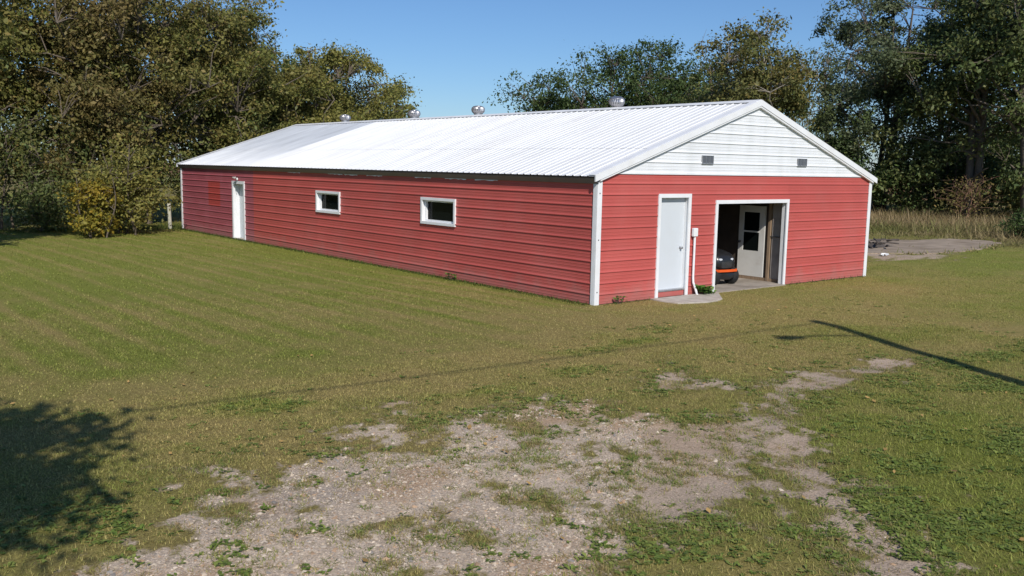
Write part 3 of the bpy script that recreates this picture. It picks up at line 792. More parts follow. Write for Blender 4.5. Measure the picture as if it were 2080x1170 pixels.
def wheel(x, y, r, w):
    wr = empty('wheel', (x, y, r), 0, mow)
    mb = MB(); mb.lathe([(r*.55, -w/2), (r*.9, -w/2), (r, -w*.32), (r, w*.32), (r*.9, w/2), (r*.55, w/2)], 22, axis='x', cap=False); mb.build('tyre', M['tyre'], wr, smooth=True)
    mb = MB(); mb.lathe([(.02, -w*.3), (r*.5, -w*.28), (r*.57, -w*.42), (r*.57, w*.42), (r*.5, w*.28), (.02, w*.3)], 18, axis='x'); mb.build('rim', M['steel_dark'], wr, smooth=True)
for s in (-1, 1):
    wheel(s*.29, .16, .20, .17); wheel(s*.40, 1.42, .27, .24)
loft([(.62, .17, .46, .055), (.66, .18, .53, .085), (.95, .18, .56, .09), (1.15, .18, .50, .075)], 20, 3).build('cutting_deck', M['black_plastic'], mow, smooth=True)
loft([(1.0, .50, .44, .05), (1.15, .56, .50, .07), (1.60, .58, .50, .08), (1.78, .54, .44, .05)], 20, 3.5).build('fender', M['black_plastic'], mow, smooth=True)
mb = MB(); mb.box(-.22, .22, 1.22, 1.60, .64, .74); mb.hexa([(-.22, 1.56, .74), (.22, 1.56, .74), (.22, 1.66, .74), (-.22, 1.66, .74), (-.19, 1.66, 1.08), (.19, 1.66, 1.08), (.19, 1.74, 1.08), (-.19, 1.74, 1.08)])
mb.build('seat', M['tyre'], mow, bevel=.03, seg=3)
sw = empty('steering_wheel', (0, .95, .98), 0, mow)
mb = MB(); cpts = [(.17*math.cos(2*math.pi*k/20), .17*math.sin(2*math.pi*k/20)*.85, .17*math.sin(2*math.pi*k/20)*.5) for k in range(21)]; mb.tube(cpts, .014, 8, cap=False); mb.build('rim', M['tyre'], sw, smooth=True)
mb = MB(); mb.tube([(0, 0, 0), (0, -.14, -.36)], .022, 8); mb.tube([(-.165, 0, 0), (.165, 0, 0)], .012, 6); mb.build('column', M['steel_dark'], sw)
mow.scale = (1.06, 1.06, 1.08)

# things standing behind the mower
mb = MB(); mb.box(5.7, 6.2, 2.25, 2.75, .022, .50); cb = mb.build('cardboard_box', M['cardboard'], None, bevel=.006)
tag(cb, 'brown cardboard box in shade behind the riding mower', 'box')
mb = MB(); mb.box(5.7, 5.94, 2.20, 2.25, .44, .51); mb.box(5.96, 6.2, 2.20, 2.25, .43, .50); mb.build('flap', M['cardboard'], cb)

# ------------------------------------------------------------------ small site things
mb = MB(); n = 14; mb.lathe([(.075, 0), (.072, .6), (.070, 1.08), (.060, 1.10)], n)
fp = mb.build('fence_post', M['post_wood'], None, smooth=True); fp.location = (-.42, 24.75, 0); fp.rotation_euler = (R(1), R(-2), 0)
tag(fp, 'short weathered wooden fence post at the far corner of the barn', 'fence post')

# scrap pile on the pad
rs = random.Random(21)
sc = empty('scrap_pile', (19.4, 5.3, .03)); tag(sc, 'low dark pile of scrap sticks on the concrete pad', 'scrap pile')
for k in range(26):
    a = rs.uniform(0, 6.28); ln = rs.uniform(.3, 1.1); c = (rs.gauss(0, .75), rs.gauss(0, .35), rs.uniform(.03, .24))
    e = .08*rs.uniform(-1, 1)
    mb = MB(); mb.tube([(c[0]-math.cos(a)*ln/2, c[1]-math.sin(a)*ln/2, max(.02, c[2]-e)), (c[0]+rs.uniform(-.05, .05), c[1], c[2]+.03), (c[0]+math.cos(a)*ln/2, c[1]+math.sin(a)*ln/2, max(.02, c[2]+e))], rs.uniform(.02, .05), 6)
    mb.build('stick', M['scrap'], sc)
mb = MB(); V = []
for i in range(9):
    for j in range(6):
        x = -1.0+i*.25; y = -.5+j*.2; V.append((x+rs.uniform(-.05, .05), y, .17*max(0, 1-(x/1.0)**2)*max(0, 1-(y/.52)**2)*rs.uniform(.5, 1.2)))
mb.add(V, [(i*6+j, (i+1)*6+j, (i+1)*6+j+1, i*6+j+1) for i in range(8) for j in range(5)])
mb.build('debris', M['scrap'], sc)
# crumpled white litter
mb = MB(); V = []
for i in range(5):
    for j in range(4): V.append((i*.08-.16+rs.uniform(-.03, .03), j*.07-.1+rs.uniform(-.03, .03), rs.uniform(.01, .10)))
mb.add(V, [(i*4+j, (i+1)*4+j, (i+1)*4+j+1, i*4+j+1) for i in range(4) for j in range(3)])
li = mb.build('litter', M['litter']); li.location = (16.5, 3.0, .0); tag(li, 'crumpled white scrap of litter on bare dirt beside the pad', 'litter')

# utility pole outside the frame on the right, whose shadow crosses the lawn
PH = 8.5; k_sh = 1/math.tan(SUN_EL)
def unshadow(sx, sy, h): return (sx-k_sh*h*TRAVEL[0], sy-k_sh*h*TRAVEL[1], h)
base = unshadow(2.27, -3.68, PH)
up = empty('utility_pole', (base[0], base[1], 0)); tag(up, 'tall wooden utility pole with a yard light arm', 'utility pole', 'utility poles carrying the cable')
mb = MB(); mb.tube([(0, 0, 0), (0, 0, 4), (0, 0, PH)], [.16, .14, .115], 14); mb.build('pole', M['pole_wood'], up, smooth=True)
ah = PH-1.2
tipw = unshadow(.45, -4.55, ah+.15); tip = (tipw[0]-base[0], tipw[1]-base[1], ah+.15)
mb = MB(); mb.tube([(0, 0, ah-.05), (tip[0]*.3, tip[1]*.3, ah+.1), (tip[0]*.75, tip[1]*.75, ah+.17), tip], .028, 8); arm = mb.build('lamp_arm', M['metal'], up)
dv = Vector((tip[0], tip[1], 0)).normalized()
mb = MB()
mb.tube([Vector(tip)-dv*.12, Vector(tip)+dv*.05, Vector(tip)+dv*.30, Vector(tip)+dv*.45], [.05, .09, .11, .06], 12); mb.build('lamp_head', M['metal'], up, smooth=True)
# service cable to a second pole far to the left
p2 = (-46.0, -7.0); up2 = empty('utility_pole', (p2[0], p2[1], 0)); tag(up2, 'far plain wooden utility pole at the other end of the cable', 'utility pole', 'utility poles carrying the cable')
mb = MB(); mb.tube([(0, 0, 0), (0, 0, 4), (0, 0, PH)], [.16, .14, .115], 14); mb.build('pole', M['pole_wood'], up2, smooth=True)
mb = MB(); A = Vector((base[0]-.1, base[1]+.05, PH-.18)); B = Vector((p2[0]+.1, p2[1], PH-.3)); pts = []
for i in range(41):
    t = i/40; q = A.lerp(B, t); q.z -= 4*1.1*t*(1-t); pts.append(q)
mb.tube(pts, .016, 6); tag(mb.build('overhead_cable', M['cable']), 'dark overhead cable strung between the two utility poles', 'cable')

# ------------------------------------------------------------------ trees
def rot_unit(rng, n):
    v = rng.normal(size=(n, 3)); return v/np.linalg.norm(v, axis=1)[:, None]
def tubes_np(list_pts, list_r, n=5):
    Vs, Fs = [], []; b = 0
    ang_ = np.arange(n)*2*np.pi/n; ca, sa = np.cos(ang_), np.sin(ang_)
    for P, r in zip(list_pts, list_r):
        P = np.asarray(P, float); m = len(P); r = np.asarray(r, float)
        t = np.empty_like(P); t[1:-1] = P[2:]-P[:-2]; t[0] = P[1]-P[0]; t[-1] = P[-1]-P[-2]
        t /= np.linalg.norm(t, axis=1)[:, None]+1e-9
        ref = np.array([0, 0, 1.0]) if abs(t[:, 2]).max() < .9 else np.array([1.0, .3, 0])
        a = np.cross(t, ref); a /= np.linalg.norm(a, axis=1)[:, None]+1e-9; c = np.cross(t, a)
        V = P[:, None, :]+r[:, None, None]*(a[:, None, :]*ca[None, :, None]+c[:, None, :]*sa[None, :, None])
        Vs.append(V.reshape(-1, 3))
        i = np.arange(m-1)[:, None]*n; k = np.arange(n)[None, :]; k2_ = (k+1) % n
        Fs.append(np.stack([i+k, i+k2_, i+n+k2_, i+n+k], -1).reshape(-1, 4)+b); b += m*n
    return np.concatenate(Vs), np.concatenate(Fs)
def leaf_quads(rng, C, L_, Wd, up_bias=.5, outward=None):
    n = len(C)
    nm = rot_unit(rng, n)*.8; nm[:, 2] += up_bias
    if outward is not None: nm += outward*.6
    nm /= np.linalg.norm(nm, axis=1)[:, None]
    a = np.cross(nm, rot_unit(rng, n)); a /= np.linalg.norm(a, axis=1)[:, None]+1e-9
    b = np.cross(nm, a)
    sz_ = np.clip(rng.lognormal(-.06, .28, n), .5, 1.5); l = (L_*sz_*rng.uniform(.85, 1.15, n))[:, None]; w = (Wd*sz_*rng.uniform(.8, 1.2, n))[:, None]
    V = np.stack([C-a*l*.5, C+b*w*.5-a*l*.05, C+a*l*.5, C-b*w*.5-a*l*.05], 1).reshape(-1, 3)
    Fq = np.arange(n*4).reshape(n, 4)
    return V, Fq
def make_tree(name, label, cat, x, y, H, r, seed, pal, nleaf, leaf=(.155, .082), crown0=.10, nclump=210, density_edge=.45,
              trunk_r=.16, group=None, sigma=.36, bark='bark', squash=1.0, bare_twigs=0, stems=1, lean=(0, 0), top=.0, uneven=.28):
    rng = np.random.default_rng(seed)
    root = empty(name, (x, y, 0), 0); tag(root, label, cat, group)
    z0 = H*crown0; hz = (H-z0)/2; zc = z0+hz
    pts, rad = [], []; axis = []
    for s in range(stems):
        off = rng.normal(size=2)*(.0 if stems == 1 else .35); ln = np.array(lean)+rng.normal(size=2)*.05*H*(1 if stems == 1 else 1.6)
        t = np.linspace(0, 1, 7); P = np.stack([off[0]+ln[0]*t+.12*np.sin(t*5+rng.uniform(0, 6)), off[1]+ln[1]*t+.12*np.sin(t*4+rng.uniform(0, 6)), t*H*.86], -1)
        pts.append(P); rad.append(trunk_r*(1-.88*t)*(1 if stems == 1 else .75)+.012); axis.append(P)
    # main limbs
    nl = int(8+H*.9); limbs = []
    for i in range(nl):
        P = axis[rng.integers(len(axis))]; t = rng.uniform(.12, .8); k = t*6; i0 = int(k); a = P[i0]+(P[min(i0+1, 6)]-P[i0])*(k-i0)
        az = rng.uniform(0, 2*np.pi); el = rng.uniform(.25, .95)
        reach = r*rng.uniform(.6, .95)*np.sqrt(max(.15, 1-((a[2]+.5-zc)/hz)**2)) if abs(a[2]+.5-zc) < hz else r*.4
        d = np.array([np.cos(az)*reach, np.sin(az)*reach, reach*math.tan(el)*.8])
        tt = np.linspace(0, 1, 5)[:, None]
        Q = a+d*tt+np.array([0, 0, .35])*np.sin(tt*np.pi)*reach*.35+rng.normal(size=(5, 3))*.06*reach*tt
        limbs.append(Q); pts.append(Q); rad.append(trunk_r*.42*(1-t*.6)*(1-.85*tt[:, 0])+.008)
    node = np.concatenate(limbs+axis)
    # clump centres in an uneven crown envelope
    C = []
    ph = rng.uniform(0, 6.28, 6)
    nbough = max(8, nclump//4)
    while len(C) < nbough:
        v = rng.normal(size=3); v /= np.linalg.norm(v); rr = rng.uniform(0, 1)**density_edge
        azv = math.atan2(v[1], v[0])
        lob = 1+uneven*(.5*math.sin(azv*3+ph[0]+v[2]*2)+.5*math.sin(azv*5+ph[1]-v[2]*4)+.6*math.sin(v[2]*6+ph[2]+azv))*.75
        taper = (1-top*max(0, v[2]))
        q = np.array([v[0]*r*lob*taper, v[1]*r*lob*taper, v[2]*hz*min(lob, 1.03)*squash])*rr+np.array([lean[0]*.6, lean[1]*.6, zc])
        if q[2] < .25 or q[2] > H: continue
        C.append(q)
    C = np.array(C)
    bough = np.repeat(np.arange(nbough), 5)
    C = C[bough]+rng.normal(size=(nbough*5, 3))*np.array([1, 1, .45])*sigma*1.35
    C[:, 2] = np.clip(C[:, 2], .25, None); nclump = len(C)
    # twig to each clump
    for q in C:
        d2 = ((node-q)**2).sum(1)+np.where(node[:, 2] > q[2]-.1, 3.0, 0); a = node[d2.argmin()]
        mid_ = (a+q)/2+np.array([0, 0, .12])+rng.normal(size=3)*.12
        pts.append(np.array([a, mid_, q])); rad.append(np.array([.028, .018, .006])*(H/10)**.5)
    for i in range(bare_twigs):
        a = node[rng.integers(len(node))]; a = C[rng.integers(len(C))] if rng.random() < .7 else a
        d = np.array([rng.normal()*.45, rng.normal()*.45, min(abs(rng.normal()), 1.0)+.5])*rng.uniform(.4, 1.1)*(H/10)
        pts.append(np.array([a, a+d*.5+rng.normal(size=3)*.08, a+d])); rad.append(np.array([.022, .014, .005]))
    V, Fq = tubes_np(pts, rad, 5)
    me = np_mesh('trunk', V, Fq, M[bark]); link('trunk', me, root)
    # leaves
    wgt = rng.uniform(.35, 1.6, nclump); wgt /= wgt.sum()
    ci = rng.choice(nclump, nleaf, p=wgt)
    sg = .78*sigma*rng.uniform(.6, 1.35, nclump)[ci][:, None]
    off = rng.normal(size=(nleaf, 3))*np.array([1, 1, .72])*sg
    off[:, 2] -= .25*(off[:, 0]**2+off[:, 1]**2)/(sg[:, 0]+.2)
    Pq = C[ci]+off
    keep = Pq[:, 2] > .08; Pq = Pq[keep]; ci = ci[keep]; off = off[keep]
    outw = off/(np.linalg.norm(off, axis=1)[:, None]+1e-6)
    V, Fq = leaf_quads(rng, Pq, leaf[0], leaf[1], .45, outw)
    pal = np.array(pal); cw = rng.dirichlet(np.ones(len(pal))*.6, nbough)[bough]*.7+rng.dirichlet(np.ones(len(pal)), nclump)*.3
    lc = cw[ci]@pal
    jit = rng.random(len(Pq)) < .3
    lc[jit] = pal[rng.integers(len(pal), size=jit.sum())]
    lc = lc*rng.uniform(.72, 1.3, len(Pq))[:, None]
    link('crown', np_mesh('crown', V, Fq, M['leaf'], lc), root)
    return root

OLIVE = [(0.199, 0.182, 0.045), (0.147, 0.164, 0.041), (0.241, 0.182, 0.059), (0.103, 0.129, 0.034)]
BROWN = [(.205, .155, .056), (.16, .145, .046), (.22, .16, .06), (.125, .125, .038)]
YELG = [(0.259, 0.241, 0.061), (0.19, 0.199, 0.052), (0.147, 0.164, 0.044), (0.293, 0.241, 0.069)]
DARK = [(.062, .105, .030), (.085, .125, .038), (.046, .080, .026), (.105, .135, .042)]
GREY = [(.125, .155, .080), (.10, .13, .06), (.17, .19, .105), (.075, .10, .045)]
MIXD = [(0.09, 0.132, 0.039), (0.132, 0.156, 0.05), (0.066, 0.099, 0.033), (0.165, 0.165, 0.057)]

T = [   # label, x, y, H, r, seed, palette, leaves, kwargs
 ('olive tree cut off by the left edge of the photo', -6.9, 29.2, 11.2, 3.2, 1, OLIVE, 32000, {}),
 ('loose-crowned olive tree with sky gaps at the upper left', -4.0, 31.6, 9.6, 2.5, 2, OLIVE, 20000, dict(nclump=110)),
 ('brown-tinged tree towering second from the left edge', -2.9, 27.8, 11.4, 3.0, 3, BROWN, 36000, dict(bare_twigs=14)),
 ('tall olive tree standing over the yellow vine bush', -.2, 28.0, 11.8, 3.0, 4, OLIVE+BROWN[:1], 38000, {}),
 ('tallest dense olive tree behind the far barn corner', 2.8, 29.4, 12.0, 3.0, 5, OLIVE, 38000, dict(bare_twigs=8)),
 ('olive tree rising over the far end of the roof', 5.7, 30.4, 10.9, 2.6, 6, YELG+OLIVE, 30000, {}),
 ('slim darker tree between two taller crowns behind the roof', 7.6, 32.2, 9.5, 2.0, 7, OLIVE, 18000, dict(bare_twigs=6)),
 ('rounded yellow-green tree standing clear against the sky', 9.9, 31.6, 9.9, 2.9, 8, YELG, 34000, {}),
 ('yellow-green tree sloping down behind the first roof turbine', 13.2, 33.4, 8.8, 2.7, 9, YELG, 26000, {}),
 ('low bright green tree ending the left treeline', 17.0, 36.0, 7.6, 2.2, 10, YELG+DARK[1:2], 16000, dict(top=.5)),
 ('small distant green tree peeking over the second turbine', 25.6, 46.8, 7.3, 1.4, 11, DARK+YELG[:1], 5500, dict(top=.6, nclump=60)),
]
for lb, x, y, H, r, sd_, pal, nl_, kw in T:
    make_tree('treeline_tree', lb, 'tree', x, y, H, r, sd_, pal, nl_, group='trees of the left treeline', **kw)
for i, (x, y, H, r) in enumerate([(-8.5, 38, 11.5, 3.2), (-.3, 41, 10.8, 3), (3.6, 39.5, 11.6, 3.2), (7.6, 39.5, 11.4, 3), (12.4, 39.5, 10, 2.8)]):
    make_tree('treeline_tree', 'tree half hidden in the second row of the left treeline', 'tree', x, y, H, r, 40+i, MIXD, 15000, leaf=(.26, .14), nclump=110, group='second row of the left treeline')

# trees behind the barn
for lb, x, y, H, r, sd_, pal, nl_, kw in [
 ('low dark green tree at the left of the clump behind the roof', 40.0, 49.0, 11.0, 3.6, 60, DARK, 18000, {}),
 ('round dark green tree second in the clump behind the roof', 42.8, 44.2, 13.2, 4.4, 61, DARK, 27000, {}),
 ('tallest dark green tree of the clump behind the roof', 48.0, 42.6, 14.2, 4.6, 62, DARK, 28000, {}),
 ('dark green tree beside the front turbine', 49.4, 38.6, 12.9, 4.1, 63, DARK+MIXD, 24000, {}),
 ('small olive tree between the dark clump and the yellowing tree', 41.0, 30.2, 11.4, 2.9, 64, MIXD+YELG[:1], 12000, {})]:
    make_tree('dark_green_tree', lb, 'tree', x, y, H, r, sd_, pal, nl_, leaf=(.24, .13), sigma=.6, trunk_r=.22, group='trees behind the barn', nclump=260, **kw)
make_tree('yellowing_tree', 'yellowing tree with bare twigs above the barn ridge', 'tree', 37.9, 24.9, 13.2, 3.7, 70, [(.20, .19, .06), (.13, .145, .045), (.20, .15, .045), (.09, .11, .034)], 24000, leaf=(.22, .12), sigma=.5, trunk_r=.2, bark='bark_pale', top=.35, bare_twigs=45, nclump=190)
make_tree('dead_tree', 'thin half bare tree right of the yellowing tree', 'tree', 40.6, 24.6, 11.8, 2.4, 71, MIXD, 5000, leaf=(.22, .12), sigma=.5, trunk_r=.16, bark='bark_pale', top=.4, bare_twigs=70, nclump=120)
# right hand big trees
make_tree('willow_tree', 'big airy grey-green tree with sky showing through, right of the barn', 'tree', 48.9, 21.9, 16.2, 5.4, 80, GREY, 28000, leaf=(.26, .11), crown0=.16, sigma=.50, trunk_r=.34, nclump=230, stems=3, group='tall trees on the right', uneven=.4)
make_tree('willow_tree', 'narrow airy grey-green tree just right of the gable', 'tree', 45.4, 23.6, 12.6, 3.0, 81, GREY+MIXD[:1], 13000, leaf=(.23, .10), crown0=.05, sigma=.45, trunk_r=.2, nclump=140, stems=2, group='tall trees on the right', uneven=.4)
make_tree('willow_tree', 'tall grey-green tree filling the gap at the upper right', 'tree', 52.6, 19.6, 17.0, 4.6, 82, GREY+DARK, 14000, leaf=(.26, .11), crown0=.2, sigma=.5, trunk_r=.34, nclump=190, stems=2, group='tall trees on the right', uneven=.4)
make_tree('tall_dark_tree', 'huge dark green tree at the right edge of the photo', 'tree', 47.6, 14.6, 18.5, 4.6, 83, MIXD, 34000, leaf=(.26, .13), crown0=.17, sigma=.62, trunk_r=.40, nclump=230, stems=2, group='tall trees on the right')
make_tree('tall_dark_tree', 'dark tree cut off by the right edge of the photo', 'tree', 46.2, 10.6, 18.0, 4.2, 84, MIXD, 22000, leaf=(.27, .13), crown0=.16, sigma=.62, trunk_r=.36, nclump=170, group='tall trees on the right')
# understory on the right
for lb, x, y, H, r, sd_, pal, nl_ in [
 ('dark shrub under the airy tree behind the right barn wall', 44.5, 21.6, 5.2, 2.6, 90, DARK, 9000),
 ('leafy green shrub at the foot of the big airy tree', 47.0, 18.4, 6.4, 2.5, 91, MIXD, 9000),
 ('tall dark thicket between the two big right hand trees', 50.5, 17.2, 5.4, 2.6, 92, DARK, 9000),
 ('shrubby thicket at the far right under the dark tree', 49.0, 11.6, 5.0, 2.2, 93, MIXD, 7000)]:
    make_tree('shrub', lb, 'shrub', x, y, H, r, sd_, pal, nl_, leaf=(.24, .12), crown0=.02, sigma=.5, trunk_r=.07, stems=4, nclump=100, group='shrubs under the right hand trees')
for lb, x, y, H, r, sd_ in [('distant thicket closing the gap under the dark right hand trees', 57.0, 15.0, 7.5, 3.2, 96), ('distant thicket at the right edge behind the dead brush', 55.5, 10.6, 7.0, 3.0, 97), ('distant thicket left of the dark trunks', 60.0, 20.0, 8.0, 3.4, 98)]:
    make_tree('thicket', lb, 'shrub', x, y, H, r, sd_, DARK+MIXD, 9000, leaf=(.30, .16), crown0=.02, sigma=.55, trunk_r=.08, stems=4, nclump=160, group='thickets behind the right hand trees')
make_tree('dead_shrub', 'bare brownish brush in front of the dark tree', 'shrub', 44.6, 13.6, 2.9, 2.1, 94, BROWN, 900, leaf=(.2, .1), crown0=.05, sigma=.4, trunk_r=.05, stems=4, nclump=90, bare_twigs=60, bark='bark_red')
make_tree('dark_bush', 'dark bush at the right edge beside the concrete pad', 'shrub', 31.3, 4.2, 1.35, .9, 95, DARK, 5000, leaf=(.12, .07), crown0=.02, sigma=.22, trunk_r=.03, stems=3, nclump=60)
# understory on the left
for lb, x, y, H, r, sd_, pal, nl_, lf in [
 ('tall olive bush leaning out of the treeline onto the lawn', -2.85, 22.6, 3.9, .9, 100, YELG+OLIVE[:1], 9000, (.13, .065)),
 ('low leafy bush between the olive bush and the fence post', -2.7, 25.6, 2.0, .55, 101, MIXD, 4000, (.12, .06)),
 ('dark green bush left of the yellow vine', -5.0, 25.2, 2.4, .8, 102, MIXD, 4000, (.13, .07))]:
    make_tree('bush', lb, 'shrub', x, y, H, r, sd_, pal, nl_, leaf=lf, crown0=.02, sigma=.32, trunk_r=.045, stems=4, nclump=90, group='bushes at the foot of the left treeline')
make_tree('yellow_vine', 'bright yellow-leaved vine bush at the edge of the lawn', 'shrub', -4.15, 21.5, 2.5, .60, 103, [(.34, .25, .03), (.24, .22, .04), (.30, .20, .03), (.16, .17, .03)], 4200, leaf=(.12, .075), crown0=.0, sigma=.20, trunk_r=.03, stems=3, nclump=60, bare_twigs=8)
for i, (x, y, H, r) in enumerate([(-8.2, 26.6, 5.5, 2.2), (-6.0, 27.0, 5.0, 2.0), (-2.2, 27.0, 4.6, 1.3), (2.2, 28.4, 4.6, 1.6), (4.2, 27.6, 4.6, 1.6)]):
    make_tree('undergrowth', 'shaded undergrowth sapling among the trunks of the left treeline', 'shrub', x, y, H, r, 110+i, MIXD+OLIVE[:1], 3800, leaf=(.17, .085), crown0=.12, sigma=.42, trunk_r=.05, stems=3, nclump=90, group='undergrowth of the left treeline')
# two trees of the same treeline outside the left edge; they shade its foot
make_tree('treeline_tree', 'treeline tree beyond the left edge shading the foot of the row', 'tree', -11.2, 16.6, 10.5, 2.5, 130, OLIVE, 22000, leaf=(.2, .11), crown0=.2, group='trees of the left treeline')
make_tree('treeline_tree', 'farther treeline tree beyond the left edge', 'tree', -13.6, 21.0, 11.5, 3.0, 131, OLIVE, 20000, leaf=(.2, .11), crown0=.15, group='trees of the left treeline')
# tree beside the camera whose shadow lies on the lawn at the left
make_tree('yard_tree', 'yard tree outside the left edge casting its shadow on the lawn', 'tree', -15.65, -10.6, 6.9, 1.5, 120, OLIVE, 15000, leaf=(.18, .10), crown0=.48, sigma=.33, trunk_r=.13, nclump=150, uneven=.35)

# ------------------------------------------------------------------ grass, weeds, gravel
rng = np.random.default_rng(77)
def in_view(x, y, z=0.0, pad_=.04):
    d = np.stack([x-CAM[0], y-CAM[1], np.full(x.shape, z)-CAM[2]], -1)
    zf = d@cf; u = (d@cr)/zf*FPX/1040; v = (d@cu)/zf*FPX/585
    return (zf > .5) & (np.abs(u) < 1+pad_) & (v < 1) & (v > -1-pad_), zf
def barn_free(x, y): return ~((x > -.03) & (x < W+.03) & (y > -.03) & (y < L+.03))
def ground_z(x, y, n1v, mv):
    z = (n1v-.5)*.05*np.clip((-y-1.2)/1.5, 0, 1)*(np.abs(x) < 30)-.02*sstep(-.2, .6, mv)
    return np.where((y > -1.3) | (x > 8), 0, z)
outline_np = outline
def blades(n_try, xr, yr, prob, hgt, wid, lean_=.5):
    x = rng.uniform(*xr, n_try); y = rng.uniform(*yr, n_try)
    ok, zf = in_view(x, y); ok &= barn_free(x, y)
    x, y, zf = x[ok], y[ok], zf[ok]
    fl_ = fields(x, y); pr_ = prob(x, y, zf, fl_)
    k = rng.random(len(x)) < pr_
    return x[k], y[k], zf[k], [q[k] for q in fl_]
def blade_mesh(x, y, zf, fl_, h, w, colfn):
    n = len(x); az = rng.uniform(0, 2*np.pi, n); ln = rng.uniform(.4, 1.8, n)
    z = ground_z(x, y, fl_[4], fl_[3])-.004
    b = np.stack([x, y, z], -1); s = np.stack([-np.sin(az), np.cos(az), np.zeros(n)], -1)*(w*.5)[:, None]
    tipv = np.stack([np.cos(az)*ln*h, np.sin(az)*ln*h, h*(1.05-.4*ln)], -1)
    V = np.stack([b-s, b+s, b+tipv], 1).reshape(-1, 3)
    return V, np.arange(n*3).reshape(n, 3), colfn(x, y, fl_)
def lawn_col(x, y, fl_):
    n = len(x); g = np.clip(fl_[2]+rng.normal(size=n)*.22, 0, 1)
    c = mix((.440, .350, .138), (.250, .285, .055), g)
    return c*(1+rng.uniform(-.35, .35, n)*np.clip(12/np.hypot(x-CAM[0], y-CAM[1]), .45, 1.1))[:, None]
parts = []
specs = [(260000, (-14, 3), (-12, -1), 950), ]
def p_lawn(dens):
    def f(x, y, zf, fl_):
        bare_ = fl_[0]; tuft = sstep(.60, .72, fbm(x, y, 4.0, 401, 3)); return np.clip(np.maximum(1.15-1.5*bare_, .03+.7*tuft), 0.0, 1)*dens
    return f
# near lawn
for n_try, xr, yr, hh, ww in ((470000, (-14, 4), (-11.5, -2.5), (.022, .048), (.005, .010)),
                              (330000, (-13, 14), (-6, 5), (.02, .038), (.007, .013)),
                              (230000, (-12, 34), (-6, 27), (.022, .042), (.014, .026))):
    x, y, zf, fl_ = blades(n_try, xr, yr, p_lawn(1.0), None, None)
    n = len(x); h = rng.uniform(*hh, n)*(.8+.5*fl_[2]); w = rng.uniform(*ww, n)
    slab = (sdf(x, y, outline) > -.02) | (sdf(x, y, pad) > 0) | ((y > -.1) & (x > GD[0]) & (x < GD[1]) & (y < .2))
    k = ~slab
    fl_ = [q[k] for q in fl_]
    parts.append(blade_mesh(x[k], y[k], zf[k], fl_, h[k], w[k], lawn_col))
def join(parts):
    Vs, Fs, Cs = [], [], []; b = 0
    for V, Fq, c in parts: Vs.append(V); Fs.append(Fq+b); Cs.append(c); b += len(V)
    return np.concatenate(Vs), np.concatenate(Fs), np.concatenate(Cs)
# distinct tufts breaking up the driveway and its ragged border
n = 42000
tx = rng.uniform(-13, 1, n); ty = rng.uniform(-11.5, -4, n)
ok, _ = in_view(tx, ty); tx, ty = tx[ok], ty[ok]; fl_ = fields(tx, ty)
nz_ = fbm(tx, ty, 2.2, 511); edge_ = np.exp(-((fl_[0]-.55)/.25)**2)
pr_ = .95*edge_*sstep(.40, .58, nz_)+.36*sstep(.51, .65, nz_)*(fl_[0] > .55)+.05*(fl_[0] > .6)
k = rng.random(len(tx)) < pr_; tx, ty = tx[k], ty[k]; nt = len(tx)
nb = 16; ci = np.repeat(np.arange(nt), nb); rad_ = rng.uniform(.015, .05, nt)[ci]
x = tx[ci]+rng.normal(size=nt*nb)*rad_; y = ty[ci]+rng.normal(size=nt*nb)*rad_; fl_ = fields(x, y)
hue = rng.random(nt)[ci]
parts.append(blade_mesh(x, y, None, fl_, rng.uniform(.025, .06, nt*nb), rng.uniform(.005, .010, nt*nb),
                        lambda x, y, f: mix((.36, .27, .12), (.19, .25, .055), np.clip(hue*1.4-.2, 0, 1))*rng.uniform(.6, 1.35, len(x))[:, None]))
print('tufts', nt)
V, Fq, c = join(parts)
tag(link('lawn_grass', np_mesh('lawn_grass', V, Fq, M['blade'], c)), 'short patchy mown grass of the lawn', 'grass', kind='stuff')

# longer grass left standing against the barn walls and at the foot of the treeline
x = np.concatenate([rng.normal(-.10, .07, 5000), rng.normal(-1, 3.2, 5200), rng.uniform(.1, 10.2, 500)])
y = np.concatenate([rng.uniform(.1, 24.4, 5000), rng.normal(25.4, .9, 5200), -np.abs(rng.normal(.07, .04, 500))])
k = barn_free(x, y) & ~((x > -9) & (y > 22) & (y < 24) & (x < -.6)) & ~((x > 1.6) & (x < 6.5) & (y < 0)); x, y = x[k], y[k]
fl_ = fields(x, y); n = len(x); h = np.where(y > 24.3, rng.uniform(.08, .26, n), rng.uniform(.04, .13, n)); w = rng.uniform(.012, .024, n)
V, Fq, c = blade_mesh(x, y, None, fl_, h, w, lambda x, y, f: mix((.10, .12, .03), (.06, .105, .025), rng.random(len(x)))*rng.uniform(.7, 1.3, len(x))[:, None])
tag(link('long_grass', np_mesh('long_grass', V, Fq, M['blade'], c)), 'longer green grass left along the barn wall and treeline', 'grass', kind='stuff')

